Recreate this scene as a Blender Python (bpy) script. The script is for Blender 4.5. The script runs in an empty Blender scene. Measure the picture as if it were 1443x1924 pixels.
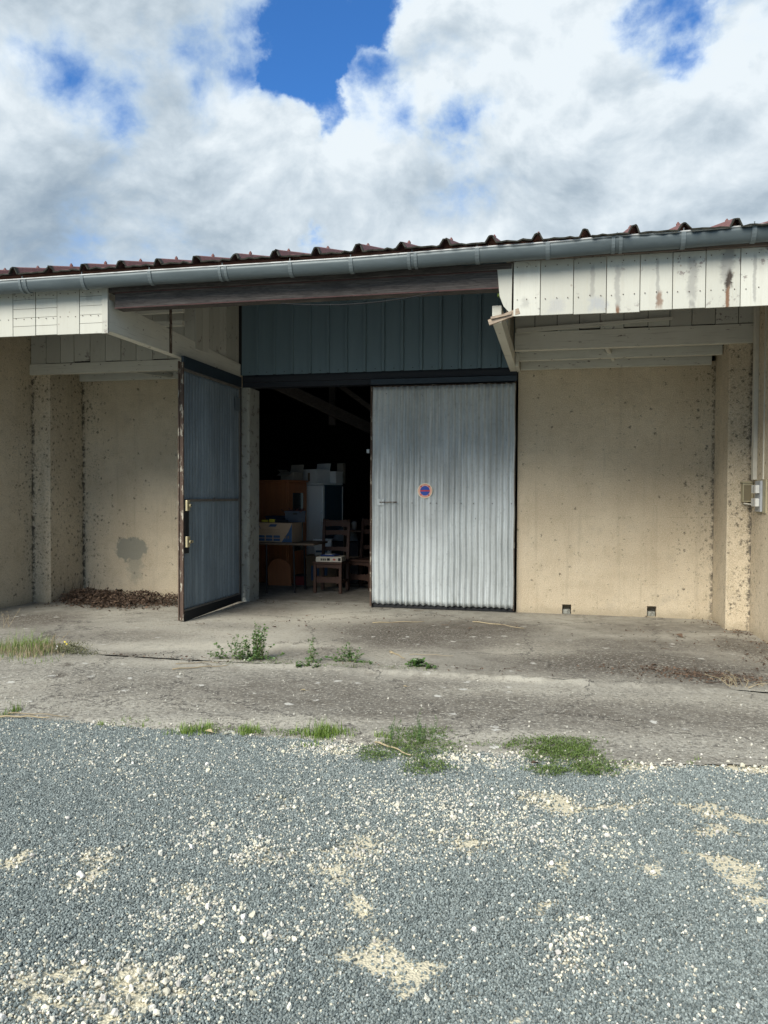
import bpy, math, random
import numpy as np
from mathutils import Vector, Matrix
random.seed(7); rng = np.random.default_rng(7)
S = bpy.context.scene
R_ = math.radians
# ------------------------------------------------------------------ camera
W_, H_, F_ = 1443.0, 1924.0, 1445.0
YAW, PITCH, ROLL = R_(12.6), R_(-1.3), R_(0.3)
CAM = Vector((0, -9.95, 1.5))
fw = Vector((-math.sin(YAW)*math.cos(PITCH), math.cos(YAW)*math.cos(PITCH), math.sin(PITCH)))
rt = Vector((math.cos(YAW), math.sin(YAW), 0)); up = rt.cross(fw)
rt, up = math.cos(ROLL)*rt + math.sin(ROLL)*up, -math.sin(ROLL)*rt + math.cos(ROLL)*up
cd = bpy.data.cameras.new('camera'); cam = bpy.data.objects.new('camera', cd); S.collection.objects.link(cam)
cd.sensor_fit = 'VERTICAL'; cd.sensor_height = 24; cd.lens = 24*F_/H_; cd.clip_start = .05; cd.clip_end = 2000
mw = Matrix((rt, up, -fw)).transposed().to_4x4(); mw.translation = CAM; cam.matrix_world = mw
S.camera = cam
def raydir(px, py): return (fw + (px-W_/2)/F_*rt - (py-H_/2)/F_*up).normalized()
def at(px, py, ax=2, v=0.0):          # where the sight line of a photo pixel meets a plane of the place
    d = raydir(px, py); t = (v-CAM[ax])/d[ax]; return CAM + d*t
S.view_settings.view_transform = 'Standard'; S.view_settings.look = 'None'
S.view_settings.exposure = 0.74; S.view_settings.gamma = 1
# ------------------------------------------------------------------ node helpers
class NT:
    def __init__(s, nt): s.nt = nt
    def n(s, t, out=0, props=None, **inp):
        nd = s.nt.nodes.new(t)
        for k, v in (props or {}).items(): setattr(nd, k, v)
        for k, v in inp.items():
            key = int(k[1:]) if (k[0] == 'i' and k[1:].isdigit()) else k.replace('_', ' ')
            sk = nd.inputs[key]
            if isinstance(v, bpy.types.NodeSocket): s.nt.links.new(v, sk)
            elif v is not None:
                if hasattr(sk.default_value, '__len__') and not hasattr(v, '__len__'): v = (v,)*len(sk.default_value)
                if hasattr(sk.default_value, '__len__') and len(sk.default_value) == 4 and len(v) == 3: v = (*v, 1)
                sk.default_value = v
        return nd.outputs[out]
    def m(s, op, a, b=0.0, c=0.0, clamp=False): return s.n('ShaderNodeMath', props={'operation': op, 'use_clamp': clamp}, i0=a, i1=b, i2=c)
    def vm(s, op, a, b=None, **k): return s.n('ShaderNodeVectorMath', props={'operation': op}, i0=a, **({'i1': b} if b is not None else {}), **k)
    def mix(s, f, a, b, blend='MIX'):
        return s.n('ShaderNodeMix', out=2, props={'data_type': 'RGBA', 'blend_type': blend}, i0=f, i6=a, i7=b)
    def noise(s, v, scale, detail=4, rough=.55, dist=0, out=0): return s.n('ShaderNodeTexNoise', out=out, Vector=v, Scale=scale, Detail=detail, Roughness=rough, Distortion=dist)
    def vor(s, v, scale, out=0, rand=1.0, feature='F1'): return s.n('ShaderNodeTexVoronoi', out=out, props={'feature': feature}, Vector=v, Scale=scale, Randomness=rand)
    def step(s, x, a, b): return s.n('ShaderNodeMapRange', props={'interpolation_type': 'SMOOTHSTEP'}, Value=x, From_Min=a, From_Max=b, To_Min=0.0, To_Max=1.0)
    def scale(s, v, sc): return s.vm('MULTIPLY', v, sc)
    def xyz(s, v):
        nd = s.nt.nodes.new('ShaderNodeSeparateXYZ'); s.nt.links.new(v, nd.inputs[0]); return nd.outputs
    def attr(s, name, out=2, typ='GEOMETRY'): return s.n('ShaderNodeAttribute', out=out, props={'attribute_name': name, 'attribute_type': typ})
    def bump(s, h, strength=.5, dist=.01, normal=None): return s.n('ShaderNodeBump', Height=h, Strength=strength, Distance=dist, Normal=normal)
def mat(name, fn):
    m = bpy.data.materials.new(name); m.use_nodes = True; nt = m.node_tree; t = NT(nt)
    b = nt.nodes['Principled BSDF']
    r = fn(t)
    for k, v in r.items():
        key = k.replace('_', ' '); sk = b.inputs[key]
        if isinstance(v, bpy.types.NodeSocket): nt.links.new(v, sk)
        else: sk.default_value = (*v, 1) if (hasattr(v, '__len__') and len(v) == 3 and len(sk.default_value) == 4) else v
    return m
# ------------------------------------------------------------------ sky and sun
SUN_EL, SUN_AZ = R_(37), R_(203)       # azimuth measured from +y clockwise: behind the camera, a little to the left
sun_dir = Vector((math.sin(SUN_AZ)*math.cos(SUN_EL), math.cos(SUN_AZ)*math.cos(SUN_EL), math.sin(SUN_EL)))
w = bpy.data.worlds.new('World'); S.world = w; w.use_nodes = True
wt = NT(w.node_tree); bg = w.node_tree.nodes['Background']
sky = wt.n('ShaderNodeTexSky', props={'sky_type': 'NISHITA', 'sun_disc': False, 'sun_elevation': SUN_EL, 'sun_rotation': SUN_AZ, 'air_density': 1.0, 'dust_density': .4, 'ozone_density': 3.0})
dr = wt.n('ShaderNodeTexCoord')
# wobble the direction so that cloud edges curl
wob = wt.vm('SUBTRACT', wt.noise(dr, 3.5, 3, .5, out=1), (.5, .5, .5))
d1 = wt.vm('ADD', dr, wt.scale(wob, .10))
wob2 = wt.vm('SUBTRACT', wt.noise(dr, 11, 6, .6, out=1), (.5, .5, .5))
d2 = wt.vm('ADD', dr, wt.vm('ADD', wt.scale(wob, .08), wt.scale(wob2, .13)))
def blob(px, py, r, wgt, src=None):
    c = raydir(px, py); dp = wt.vm('DISTANCE', src or d2, tuple(c)).node.outputs['Value']
    return wt.n('ShaderNodeMapRange', props={'interpolation_type': 'SMOOTHSTEP'}, Value=dp, From_Min=0.0, From_Max=r/1560, To_Min=wgt, To_Max=0.0)
holes = [(500, 90, 90, .55), (630, 100, 130, .85), (700, 40, 95, .85), (590, 20, 60, .7), (705, 150, 80, 1.), (560, 160, 95, 1.), (455, 145, 75, .8), (870, 225, 75, .9),
         (735, 235, 80, .9), (640, 225, 85, .95), (20, 100, 80, .75), (125, 145, 100, .8), (230, 160, 95, .75), (1238, 40, 75, .95), (1270, 95, 50, .85),
         (845, 150, 60, .6), (578, 442, 34, .9), (350, 165, 80, .6), (880, 30, 110, .4), (780, 130, 80, .6), (930, 100, 60, .3), (400, 120, 80, .5)]
hs = None
for (px, py, r, wgt) in holes:
    c = raydir(px, py); dp = wt.vm('DISTANCE', d2, tuple(c)).node.outputs['Value']
    v = wt.n('ShaderNodeMapRange', props={'interpolation_type': 'SMOOTHSTEP'}, Value=dp, From_Min=0.0, From_Max=1.6*r/1560, To_Min=wgt, To_Max=0.0)
    hs = v if hs is None else wt.m('MAXIMUM', hs, v)
st = (1, 1, 1.35)
nz = wt.noise(wt.scale(d1, st), 4.2, 9, .55)
fine = wt.noise(wt.scale(d1, st), 15, 8, .58)
d3 = wt.vm('ADD', dr, wt.vm('ADD', wt.scale(wob, .10), wt.scale(wob2, .10)))
# billows: each a rounded bank, lit from above and darker at its foot
bank = None; bshade = None; UPV = Vector((-.25, 0, 1)).normalized()
for (px, py, r, tone) in [(170, 50, 250, .06), (330, 60, 160, .10), (60, 260, 150, .02), (190, 330, 160, -.10), (1400, 60, 120, .0), (880, 90, 150, .12), (1080, 110, 190, .08), (1190, 250, 230, -.06), (1400, 250, 190, .06), (1010, 230, 130, .06),
                          (700, 210, 90, .02), (810, 300, 120, .16), (700, 350, 120, .12), (950, 370, 170, .10), (1200, 400, 200, .04), (640, 420, 110, .08), (770, 400, 90, -.10), (430, 300, 150, .0), (320, 370, 120, -.02), (500, 390, 130, -.08), (130, 440, 220, -.06), (380, 500, 220, -.02), (660, 530, 220, .06), (980, 500, 230, .05), (1330, 500, 230, .0)]:
    c = raydir(px, py); df = wt.vm('SUBTRACT', d3, tuple(c)); R1 = r/1560
    ds = wt.vm('LENGTH', df).node.outputs['Value']; k = wt.step(ds, R1*1.06, R1*.82)
    sh = wt.m('ADD', wt.m('MULTIPLY', wt.vm('DOT_PRODUCT', df, tuple(UPV)).node.outputs['Value'], .24/R1), tone)
    if bank is None: bank, bshade = k, sh
    else:
        bank = wt.m('MAXIMUM', bank, k); bshade = wt.n('ShaderNodeMix', props={'data_type': 'FLOAT'}, i0=k, i2=bshade, i3=sh)
dens = wt.m('ADD', wt.m('MULTIPLY', wt.m('SUBTRACT', nz, .5), 1.5), wt.m('ADD', wt.m('MULTIPLY', wt.m('SUBTRACT', fine, .5), .75), .70))
dens = wt.m('ADD', wt.m('SUBTRACT', dens, .22), wt.m('MULTIPLY', bank, .34))
dens = wt.m('SUBTRACT', wt.m('ADD', dens, .06), wt.m('MULTIPLY', hs, .52))
cover = wt.step(dens, .20, .62)
# relief of the clouds: difference of density towards the sun
off = Vector((-.35, -.1, .9)).normalized()*.045
soft = wt.noise(wt.scale(d1, st), 4.2, 4, .45); soft_s = wt.noise(wt.scale(wt.vm('ADD', d1, tuple(off)), st), 4.2, 4, .45)
f_s = wt.noise(wt.scale(wt.vm('ADD', d1, tuple(off*.35)), st), 15, 8, .58)
rel = wt.m('ADD', wt.m('MULTIPLY', wt.m('SUBTRACT', soft, soft_s), 1.9), wt.m('MULTIPLY', wt.m('SUBTRACT', fine, f_s), .95))
rel = wt.m('ADD', rel, wt.m('MULTIPLY', bshade, 1.0))
rel = wt.m('ADD', rel, wt.m('MULTIPLY', wt.m('SUBTRACT', wt.noise(wt.scale(dr, st), 2.6, 3, .5), .5), .9))
lit = wt.m('ADD', rel, .58)
ccol = wt.n('ShaderNodeValToRGB', Fac=lit)
cr = ccol.node.color_ramp; cr.elements[0].position = .12; cr.elements[0].color = (.185, .24, .30, 1)
cr.elements[1].position = .95; cr.elements[1].color = (.51, .555, .585, 1)
e = cr.elements.new(.40); e.color = (.27, .325, .375, 1); e = cr.elements.new(.66); e.color = (.375, .43, .475, 1)
skyc = wt.mix(1.0, wt.scale(sky, .072), (.48, 1.0, 1.55), 'MULTIPLY')
edge = wt.mix(wt.step(dens, .34, .74), wt.mix(.5, ccol, (.33, .47, .66)), ccol)
final = wt.mix(cover, skyc, edge)
w.node_tree.links.new(final, bg.inputs['Color']); bg.inputs['Strength'].default_value = 1.0
ld = bpy.data.lights.new('sun', 'SUN'); ld.energy = 3.2; ld.angle = R_(34); ld.color = (1, .95, .86)
so = bpy.data.objects.new('sun', ld); S.collection.objects.link(so); so.rotation_euler = sun_dir.to_track_quat('Z', 'Y').to_euler()
# ------------------------------------------------------------------ mesh helpers
C = S.collection
class MB:
    def __init__(s): s.v = []; s.f = []; s.r = []; s.mi = []; s.cur = 0
    def add(s, vs, fs, rnd=None):
        o = len(s.v); s.v += [tuple(p) for p in vs]; rnd = random.random() if rnd is None else rnd
        for f in fs: s.f.append([i+o for i in f]); s.r.append(rnd); s.mi.append(s.cur)
    def box(s, x0, x1, y0, y1, z0, z1, M=None, rnd=None):
        vs = [Vector((x, y, z)) for z in (z0, z1) for y in (y0, y1) for x in (x0, x1)]
        if M: vs = [M @ p for p in vs]
        s.add(vs, [(0, 2, 3, 1), (4, 5, 7, 6), (0, 1, 5, 4), (2, 6, 7, 3), (0, 4, 6, 2), (1, 3, 7, 5)], rnd); return s
    def beam(s, a, b, w, h, rnd=None, upv=(0, 0, 1)):
        a, b = Vector(a), Vector(b); d = (b-a).normalized(); u = Vector(upv); sx = d.cross(u).normalized(); u = sx.cross(d)
        vs = [p + sx*i*w/2 + u*j*h/2 for p in (a, b) for (i, j) in ((-1, -1), (1, -1), (1, 1), (-1, 1))]
        s.add(vs, [(0, 1, 2, 3), (7, 6, 5, 4), (0, 4, 5, 1), (1, 5, 6, 2), (2, 6, 7, 3), (3, 7, 4, 0)], rnd); return s
    def prism(s, pts, ax, a, b, rnd=None, M=None):    # polygon in the two other axes, extruded along ax
        def mk(p, v):
            q = list(p); q.insert(ax, v); q = Vector(q); return M @ q if M else q
        n = len(pts); vs = [mk(p, a) for p in pts] + [mk(p, b) for p in pts]
        s.add(vs, [tuple(range(n))[::-1], tuple(range(n, 2*n))] + [(i, (i+1) % n, (i+1) % n+n, i+n) for i in range(n)], rnd); return s
    def tube(s, pts, r, n=8, rnd=None, cap=True):
        pts = [Vector(p) for p in pts]; vs = []; rs = r if hasattr(r, '__len__') else [r]*len(pts); pr = None
        for i, p in enumerate(pts):
            d = (pts[min(i+1, len(pts)-1)] - pts[max(i-1, 0)]).normalized()
            sx = (pr - d*pr.dot(d)) if pr else d.orthogonal()
            if sx.length < 1e-5: sx = d.orthogonal()
            sx.normalize(); pr = sx; sy = d.cross(sx)
            vs += [p + (sx*math.cos(2*math.pi*k/n) + sy*math.sin(2*math.pi*k/n))*rs[i] for k in range(n)]
        fs = [(i*n+k, i*n+(k+1) % n, (i+1)*n+(k+1) % n, (i+1)*n+k) for i in range(len(pts)-1) for k in range(n)]
        if cap: fs += [tuple(range(n))[::-1], tuple((len(pts)-1)*n+k for k in range(n))]
        s.add(vs, fs, rnd); return s
    def quad(s, a, b, c, d, rnd=None): s.add([a, b, c, d], [(0, 1, 2, 3)], rnd); return s
    def build(s, name, m, parent=None, bevel=0, smooth=False, **props):
        me = bpy.data.meshes.new(name); me.from_pydata(s.v, [], s.f); me.update()
        a = me.attributes.new('rnd', 'FLOAT', 'FACE'); a.data.foreach_set('value', s.r)
        for q in (m if isinstance(m, list) else [m]): me.materials.append(q)
        me.polygons.foreach_set('material_index', s.mi)
        o = bpy.data.objects.new(name, me); C.objects.link(o)
        if smooth: me.shade_smooth()
        if parent: o.parent = parent
        if bevel:
            b = o.modifiers.new('bevel', 'BEVEL'); b.width = bevel; b.segments = 2; b.limit_method = 'ANGLE'
        for k, v in props.items(): o[k] = v
        return o
def ro(o, M):   # bake a transform into a builder
    o.v = [tuple(M @ Vector(p)) for p in o.v]; return o
def thing(name, label, cat, loc=(0, 0, 0), rz=0, group=None):
    if loc[1] > 2.9: loc = (loc[0]*.94, -9.95+(loc[1]+9.95)*.94, loc[2])
    o = bpy.data.objects.new(name, None); C.objects.link(o); o.empty_display_size = .1
    o.location = loc; o.rotation_euler = (0, 0, rz); o['label'] = label; o['category'] = cat
    if group: o['group'] = group
    return o
def tag(o, label, cat, group=None):
    o['label'] = label; o['category'] = cat
    if group: o['group'] = group
    return o
def copy_tree(o, parent=None):
    c = o.copy(); C.objects.link(c); c.parent = parent
    for ch in list(o.children): copy_tree(ch, c)
    return c
def vnoise(x, y, seed=0):       # value noise on arrays
    xi = np.floor(x).astype(np.int64); yi = np.floor(y).astype(np.int64); xf = x-xi; yf = y-yi
    xf = xf*xf*(3-2*xf); yf = yf*yf*(3-2*yf)
    def h(a, b):
        n = (a*374761393 + b*668265263 + seed*974634777) & 0xffffffff; n = ((n ^ (n >> 13))*1274126177) & 0xffffffff
        return ((n ^ (n >> 16)) & 0xffff)/65535.0
    return (h(xi, yi)*(1-xf)+h(xi+1, yi)*xf)*(1-yf) + (h(xi, yi+1)*(1-xf)+h(xi+1, yi+1)*xf)*yf
def fbm(x, y, sc, oct=4, seed=0):
    s = 0; a = 1; t = 0
    for i in range(oct):
        ca, sa = math.cos(.6+1.1*i), math.sin(.6+1.1*i); k = sc*2.07**i
        s = s + a*vnoise((x*ca-y*sa)*k+17.3*i, (x*sa+y*ca)*k-9.1*i, seed+i); t += a; a *= .6
    return s/t
def sstep(x, a, b): t = np.clip((x-a)/(b-a), 0, 1); return t*t*(3-2*t)
# ------------------------------------------------------------------ materials
def geo(t): return t.n('ShaderNodeNewGeometry')
def stucco_fn(corners, spread=.10, patch=False, amount=1.0):
    def fn(t):
        P = geo(t); x, y, z = t.xyz(P)
        big = t.noise(P, 1.1, 5, .6); mid = t.noise(P, 7, 4, .6); grain = t.noise(P, 95, 4, .75); gr2 = t.vor(P, 130)
        col = t.mix(t.step(big, .3, .7), (.57, .470, .325), (.69, .585, .42))
        col = t.mix(t.m('MULTIPLY', t.step(mid, .45, .75), .40), col, (.46, .385, .25))
        col = t.mix(t.m('MULTIPLY', t.step(grain, .53, .66), .7), col, (.86, .79, .62))
        col = t.mix(t.m('MULTIPLY', t.step(grain, .47, .34), .75), col, (.25, .20, .12))
        run = t.noise(t.scale(P, (11, 11, .55)), 1, 5, .65); col = t.mix(t.m('MULTIPLY', t.step(run, .52, .72), .30), col, (.36, .30, .205))
        bl = t.noise(P, 2.4, 5, .7); col = t.mix(t.m('MULTIPLY', t.step(bl, .56, .70), .28), col, (.40, .345, .26))
        hz = t.m('ABSOLUTE', t.m('SUBTRACT', t.m('FRACT', t.m('ADD', t.m('DIVIDE', z, .83), t.m('MULTIPLY', t.noise(P, 5, 4, .7), .012))), .5))
        col = t.mix(t.m('MULTIPLY', t.m('MULTIPLY', t.step(hz, .004, .001), t.step(t.noise(P, 3, 4, .6), .52, .6)), .45), col, (.26, .21, .14))
        # mould along the inner corners
        pr = None
        for (cx, cy, wgt) in corners:
            d = t.vm('LENGTH', t.vm('MULTIPLY', t.vm('SUBTRACT', P, (cx, cy, 0)), (1, 1, 0))).node.outputs['Value']
            e = t.m('ADD', t.m('MULTIPLY', t.step(d, .055, .0), .95*wgt), t.m('MULTIPLY', t.m('POWER', t.step(d, spread*7, 0.0), 2.2), .55*wgt))
            pr = e if pr is None else t.m('MAXIMUM', pr, e)
        if pr is None: pr = 0.04
        pr = t.m('MULTIPLY', t.m('ADD', pr, .07*amount), t.m('ADD', .35, t.m('MULTIPLY', t.step(t.noise(P, 3.3, 3, .6), .40, .62), 1.1)))
        pw = t.vm('ADD', P, t.scale(t.vm('SUBTRACT', t.noise(P, 45, 5, .8, out=1), (.5, .5, .5)), .10))
        v1 = t.vor(pw, 17); c1 = t.vor(pw, 17, out=1)
        rsel = t.xyz(c1)[0]
        sel = t.m('GREATER_THAN', pr, t.m('ADD', rsel, .02))
        spot = t.m('MULTIPLY', sel, t.step(v1, .40, .12))
        v2 = t.vor(pw, 34); rs2 = t.xyz(t.vor(pw, 34, out=1))[1]
        spot2 = t.m('MULTIPLY', t.m('GREATER_THAN', t.m('MULTIPLY', pr, 1.1), t.m('ADD', rs2, .05)), t.step(v2, .42, .15))
        sp = t.m('MAXIMUM', spot, t.m('MULTIPLY', spot2, .75))
        col = t.mix(t.m('MULTIPLY', sp, .85), col, (.055, .048, .035))
        for (cx, cy, wgt) in corners:
            d = t.vm('LENGTH', t.vm('MULTIPLY', t.vm('SUBTRACT', t.vm('ADD', P, t.scale(t.vm('SUBTRACT', t.noise(P, 18, 5, .8, out=1), (.5, .5, .5)), .07)), (cx, cy, 0)), (1, 1, 0))).node.outputs['Value']
            col = t.mix(t.m('MULTIPLY', t.m('MULTIPLY', t.step(d, .045, .012), t.step(t.noise(P, 14, 4, .75), .44, .56)), .85*min(1, wgt)), col, (.055, .048, .038))
        # splash dirt just over the ground
        foot = t.m('MULTIPLY', t.step(t.m('ADD', z, t.m('MULTIPLY', mid, .25)), .26, .12), .5)
        col = t.mix(foot, col, (.30, .25, .165))
        if patch:
            q = t.vm('ADD', P, t.scale(t.vm('SUBTRACT', t.noise(P, 9, 5, .65, out=1), (.5, .5, .5)), .28))
            qx, qy, qz = t.xyz(q)
            e1 = t.m('SQRT', t.m('ADD', t.m('POWER', t.m('ABSOLUTE', t.m('DIVIDE', t.m('SUBTRACT', qx, -5.94), .27)), 2.0), t.m('POWER', t.m('ABSOLUTE', t.m('DIVIDE', t.m('SUBTRACT', qz, .70), .18)), 2.0)))
            e2 = t.m('SQRT', t.m('ADD', t.m('POWER', t.m('ABSOLUTE', t.m('DIVIDE', t.m('SUBTRACT', qx, -5.87), .13)), 2.0), t.m('POWER', t.m('ABSOLUTE', t.m('DIVIDE', t.m('SUBTRACT', qz, .45), .26)), 2.0)))
            pm = t.m('MAXIMUM', t.step(e1, 1.05, .85), t.m('MULTIPLY', t.step(e2, 1.2, .5), .6))
            col = t.mix(t.m('MULTIPLY', pm, .85), col, (.27, .265, .21))
        h = t.m('ADD', t.m('MULTIPLY', grain, 1.0), t.m('MULTIPLY', gr2, .5))
        return dict(Base_Color=col, Roughness=.95, Normal=t.bump(h, 1.0, .008, t.bump(mid, .4, .03)))
    return fn
m_wall = mat('render_plaster', stucco_fn([(-6.70, 0, 1.), (1.86, 0, .75)], patch=True))
m_side = mat('render_plaster_side', stucco_fn([(-6.97, -.75, 1.2), (-6.70, 0, 1.), (1.86, 0, .7), (2.11, -.75, .9)], spread=.13, amount=1.3))
GR_, RU_, DK_ = (.24, .235, .215), (.16, .075, .035), (.035, .025, .018)
STREAKS = [(.29, .028, 3.20, 3.48, GR_, .6), (.33, .085, 3.08, 3.19, (.34, .35, .35), .8), (-.02, .09, 3.10, 3.22, (.36, .36, .35), .6), (.495, .030, 3.10, 3.46, GR_, .6), (.495, .022, 3.06, 3.13, RU_, .95), (.82, .018, 3.1, 3.5, GR_, .6), (.835, .035, 3.08, 3.20, RU_, .75), (1.10, .055, 3.16, 3.52, GR_, .65), (1.10, .03, 3.08, 3.14, GR_, .8),
           (1.37, .075, 3.30, 3.55, GR_, .7), (1.385, .040, 3.24, 3.36, DK_, 1.), (1.375, .022, 3.09, 3.26, RU_, .95), (1.58, .018, 3.1, 3.5, GR_, .6), (-4.56, .06, 3.40, 3.5, GR_, .4), (-.28, .05, 3.12, 3.2, GR_, .4)]
def wood_white(t):
    P = geo(t); x, y, z = t.xyz(P); r = t.attr('rnd')
    rv = t.m('MULTIPLY', r, 37.0); Q = t.vm('ADD', P, t.n('ShaderNodeCombineXYZ', X=rv, Y=rv, Z=rv))
    base = t.mix(r, (.43, .425, .365), (.56, .555, .485))
    dirt = t.noise(t.scale(Q, (9, 9, 1.6)), 1, 5, .62)
    col = t.mix(t.m('MULTIPLY', t.step(dirt, .48, .8), .5), base, (.40, .38, .32))
    stk = t.noise(t.scale(Q, (26, 26, 1.1)), 1, 4, .6); pk = t.m('GREATER_THAN', t.m('FRACT', t.m('MULTIPLY', r, 7.31)), .45)
    col = t.mix(t.m('MULTIPLY', t.m('MULTIPLY', t.step(stk, .66, .74), pk), .75), col, (.25, .22, .18))
    peel = t.noise(Q, 13, 7, .72); pz = t.noise(Q, 2.3, 2, .5)
    pm = t.m('MULTIPLY', t.step(peel, .56, .60), t.step(pz, .50, .62))
    col = t.mix(pm, col, (.24, .21, .19))
    for (cx, wd, za, zb, c_, st_) in STREAKS:
        qx = t.m('ADD', x, t.m('MULTIPLY', t.m('SUBTRACT', t.noise(t.scale(P, (6, 6, 14)), 1, 5, .7), .5), wd*2.2))
        zz = t.m('ADD', z, t.m('MULTIPLY', t.m('SUBTRACT', dirt, .5), .25))
        k = t.m('MULTIPLY', t.m('MULTIPLY', t.step(t.m('ABSOLUTE', t.m('SUBTRACT', qx, cx)), wd, wd*.35), t.step(t.m('ABSOLUTE', t.m('SUBTRACT', zz, (za+zb)/2)), (zb-za)/2+.03, (zb-za)/2-.03)), t.step(y, -2.9, -3.0))
        col = t.mix(t.m('MULTIPLY', k, st_), col, c_)
    v = t.vor(Q, 6.5); col = t.mix(t.m('MULTIPLY', t.step(v, .07, .05), .55), col, (.25, .2, .15))
    gr = t.noise(t.scale(Q, (60, 60, 3)), 1, 3, .6)
    col = t.mix(t.m('MULTIPLY', t.step(gr, .55, .75), .25), col, (.42, .39, .30))
    return dict(Base_Color=col, Roughness=.75, Normal=t.bump(t.m('ADD', gr, t.m('MULTIPLY', pm, -1.0)), .35, .004))
m_white = mat('weathered_white_paint', wood_white)
def wood_white_h(t):
    P = geo(t); r = t.attr('rnd'); rv = t.m('MULTIPLY', r, 19.0); Q = t.vm('ADD', P, t.n('ShaderNodeCombineXYZ', X=rv, Y=rv, Z=rv))
    col = t.mix(t.noise(Q, 3, 5, .65), (.50, .49, .42), (.68, .67, .58))
    gr = t.noise(t.scale(Q, (2.5, 3, 60)), 1, 4, .6)
    col = t.mix(t.m('MULTIPLY', t.step(gr, .55, .72), .5), col, (.33, .31, .26))
    peel = t.noise(t.scale(Q, (2, 2, 6)), 3.5, 7, .72); pm = t.step(peel, .63, .655)
    col = t.mix(pm, col, (.20, .17, .15)); v = t.vor(Q, 5); col = t.mix(t.m('MULTIPLY', t.step(v, .06, .045), .7), col, (.1, .08, .06))
    return dict(Base_Color=col, Roughness=.8, Normal=t.bump(t.m('SUBTRACT', gr, pm), .4, .004))
m_whiteh = mat('weathered_white_beam', wood_white_h)
def raw_wood(c0, c1, c2):
    def fn(t):
        P = geo(t); r = t.attr('rnd'); rv = t.m('MULTIPLY', r, 23.0); Q = t.vm('ADD', P, t.n('ShaderNodeCombineXYZ', X=rv, Y=rv, Z=rv))
        n1 = t.noise(t.scale(Q, (1.1, 4, 9)), 1.6, 5, .6)
        ring = t.m('SINE', t.m('MULTIPLY', n1, 60.0)); gr = t.noise(t.scale(Q, (3, 20, 90)), 1, 4, .65)
        col = t.mix(t.m('MULTIPLY', t.step(ring, -.2, .9), .6), c0, c1)
        col = t.mix(t.step(gr, .5, .72), col, c2)
        col = t.mix(t.m('MULTIPLY', t.step(t.noise(Q, 2.2, 4, .6), .5, .72), .6), col, c1)
        return dict(Base_Color=col, Roughness=.85, Normal=t.bump(t.m('ADD', gr, t.m('MULTIPLY', ring, .25)), .5, .004))
    return fn
m_beam = mat('bare_grey_wood', raw_wood((.070, .060, .054), (.028, .024, .022), (.125, .11, .098)))
m_brown = mat('brown_eave_wood', raw_wood((.15, .11, .085), (.075, .055, .045), (.24, .19, .16)))
def tile_fn(t):
    P = geo(t); x, y, z = t.xyz(P)
    n = t.noise(P, 4, 6, .65); n2 = t.noise(P, 45, 4, .6)
    col = t.mix(n, (.14, .058, .052), (.21, .095, .085)); col = t.mix(t.m('MULTIPLY', t.step(n2, .5, .75), .35), col, (.30, .22, .19))
    edge = t.step(t.m('ADD', y, t.m('MULTIPLY', n2, .06)), -3.21, -3.255)
    moss = t.m('MAXIMUM', edge, t.m('MULTIPLY', t.step(n, .56, .72), .6))
    col = t.mix(moss, col, (.022, .022, .014))
    return dict(Base_Color=col, Roughness=.8, Normal=t.bump(n2, .5, .006))
m_tile = mat('red_brown_roof_sheet', tile_fn)
def plain(name, c, rough=.6, metal=0, var=.25, sc=12, bump=.1):
    def fn(t):
        P = t.n('ShaderNodeTexCoord', out=3); n = t.noise(P, sc, 5, .6); n2 = t.noise(P, sc*9, 3, .6)
        c0 = tuple(max(0, k*(1-var)) for k in c); c1 = tuple(min(1, k*(1+var)) for k in c)
        col = t.mix(n, c0, c1)
        return dict(Base_Color=col, Roughness=rough, Metallic=metal, Normal=t.bump(n2, bump, .003))
    return mat(name, fn)
def zinc_fn(t):
    P = geo(t); n = t.noise(t.scale(P, (2, 8, 8)), 2.5, 6, .65); n2 = t.noise(t.scale(P, (6, 30, 60)), 1, 4, .6); st = t.noise(t.scale(P, (40, 3, 3)), 1, 4, .6)
    col = t.mix(n, (.062, .080, .085), (.115, .140, .145)); col = t.mix(t.m('MULTIPLY', t.step(n2, .5, .75), .35), col, (.12, .15, .16))
    col = t.mix(t.m('MULTIPLY', t.step(st, .62, .72), .3), col, (.10, .11, .11))
    return dict(Base_Color=col, Roughness=.5, Metallic=.25, Normal=t.bump(n2, .15, .003))
m_zinc = mat('aged_zinc', zinc_fn)
m_zincb = plain('zinc_strap', (.13, .155, .16), .5, .2, .3)
m_zincl = plain('zinc_bead', (.42, .43, .42), .5, .2, .25)
def galv(c0, c1, c2, sx=30):
    def fn(t):
        P = geo(t); x, y, z = t.xyz(P); big = t.noise(t.scale(P, (1, 1, .55)), 1.6, 6, .62)
        st = t.noise(t.scale(P, (sx, sx, .8)), 1, 5, .6); fl = t.noise(P, 26, 5, .7)
        col = t.mix(t.step(big, .35, .68), c0, c1)
        col = t.mix(t.m('MULTIPLY', t.step(st, .45, .70), .5), col, c2)
        col = t.mix(t.m('MULTIPLY', t.step(fl, .52, .74), .4), col, tuple(k*.55 for k in c0))
        foot = t.step(t.m('ADD', z, t.m('MULTIPLY', st, .5)), .42, .2)
        col = t.mix(t.m('MULTIPLY', foot, .35), col, (.30, .29, .25))
        return dict(Base_Color=col, Roughness=.6, Metallic=.15, Normal=t.bump(fl, .12, .004))
    return fn
m_galv = mat('dull_galvanised_sheet', galv((.36, .385, .375), (.54, .575, .565), (.72, .77, .765)))
m_galvd = mat('shaded_galvanised_sheet', galv((.12, .155, .18), (.18, .225, .25), (.27, .325, .345), 12))  # darker copy of the door sheet, the open leaf's shade put into its colour
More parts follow.
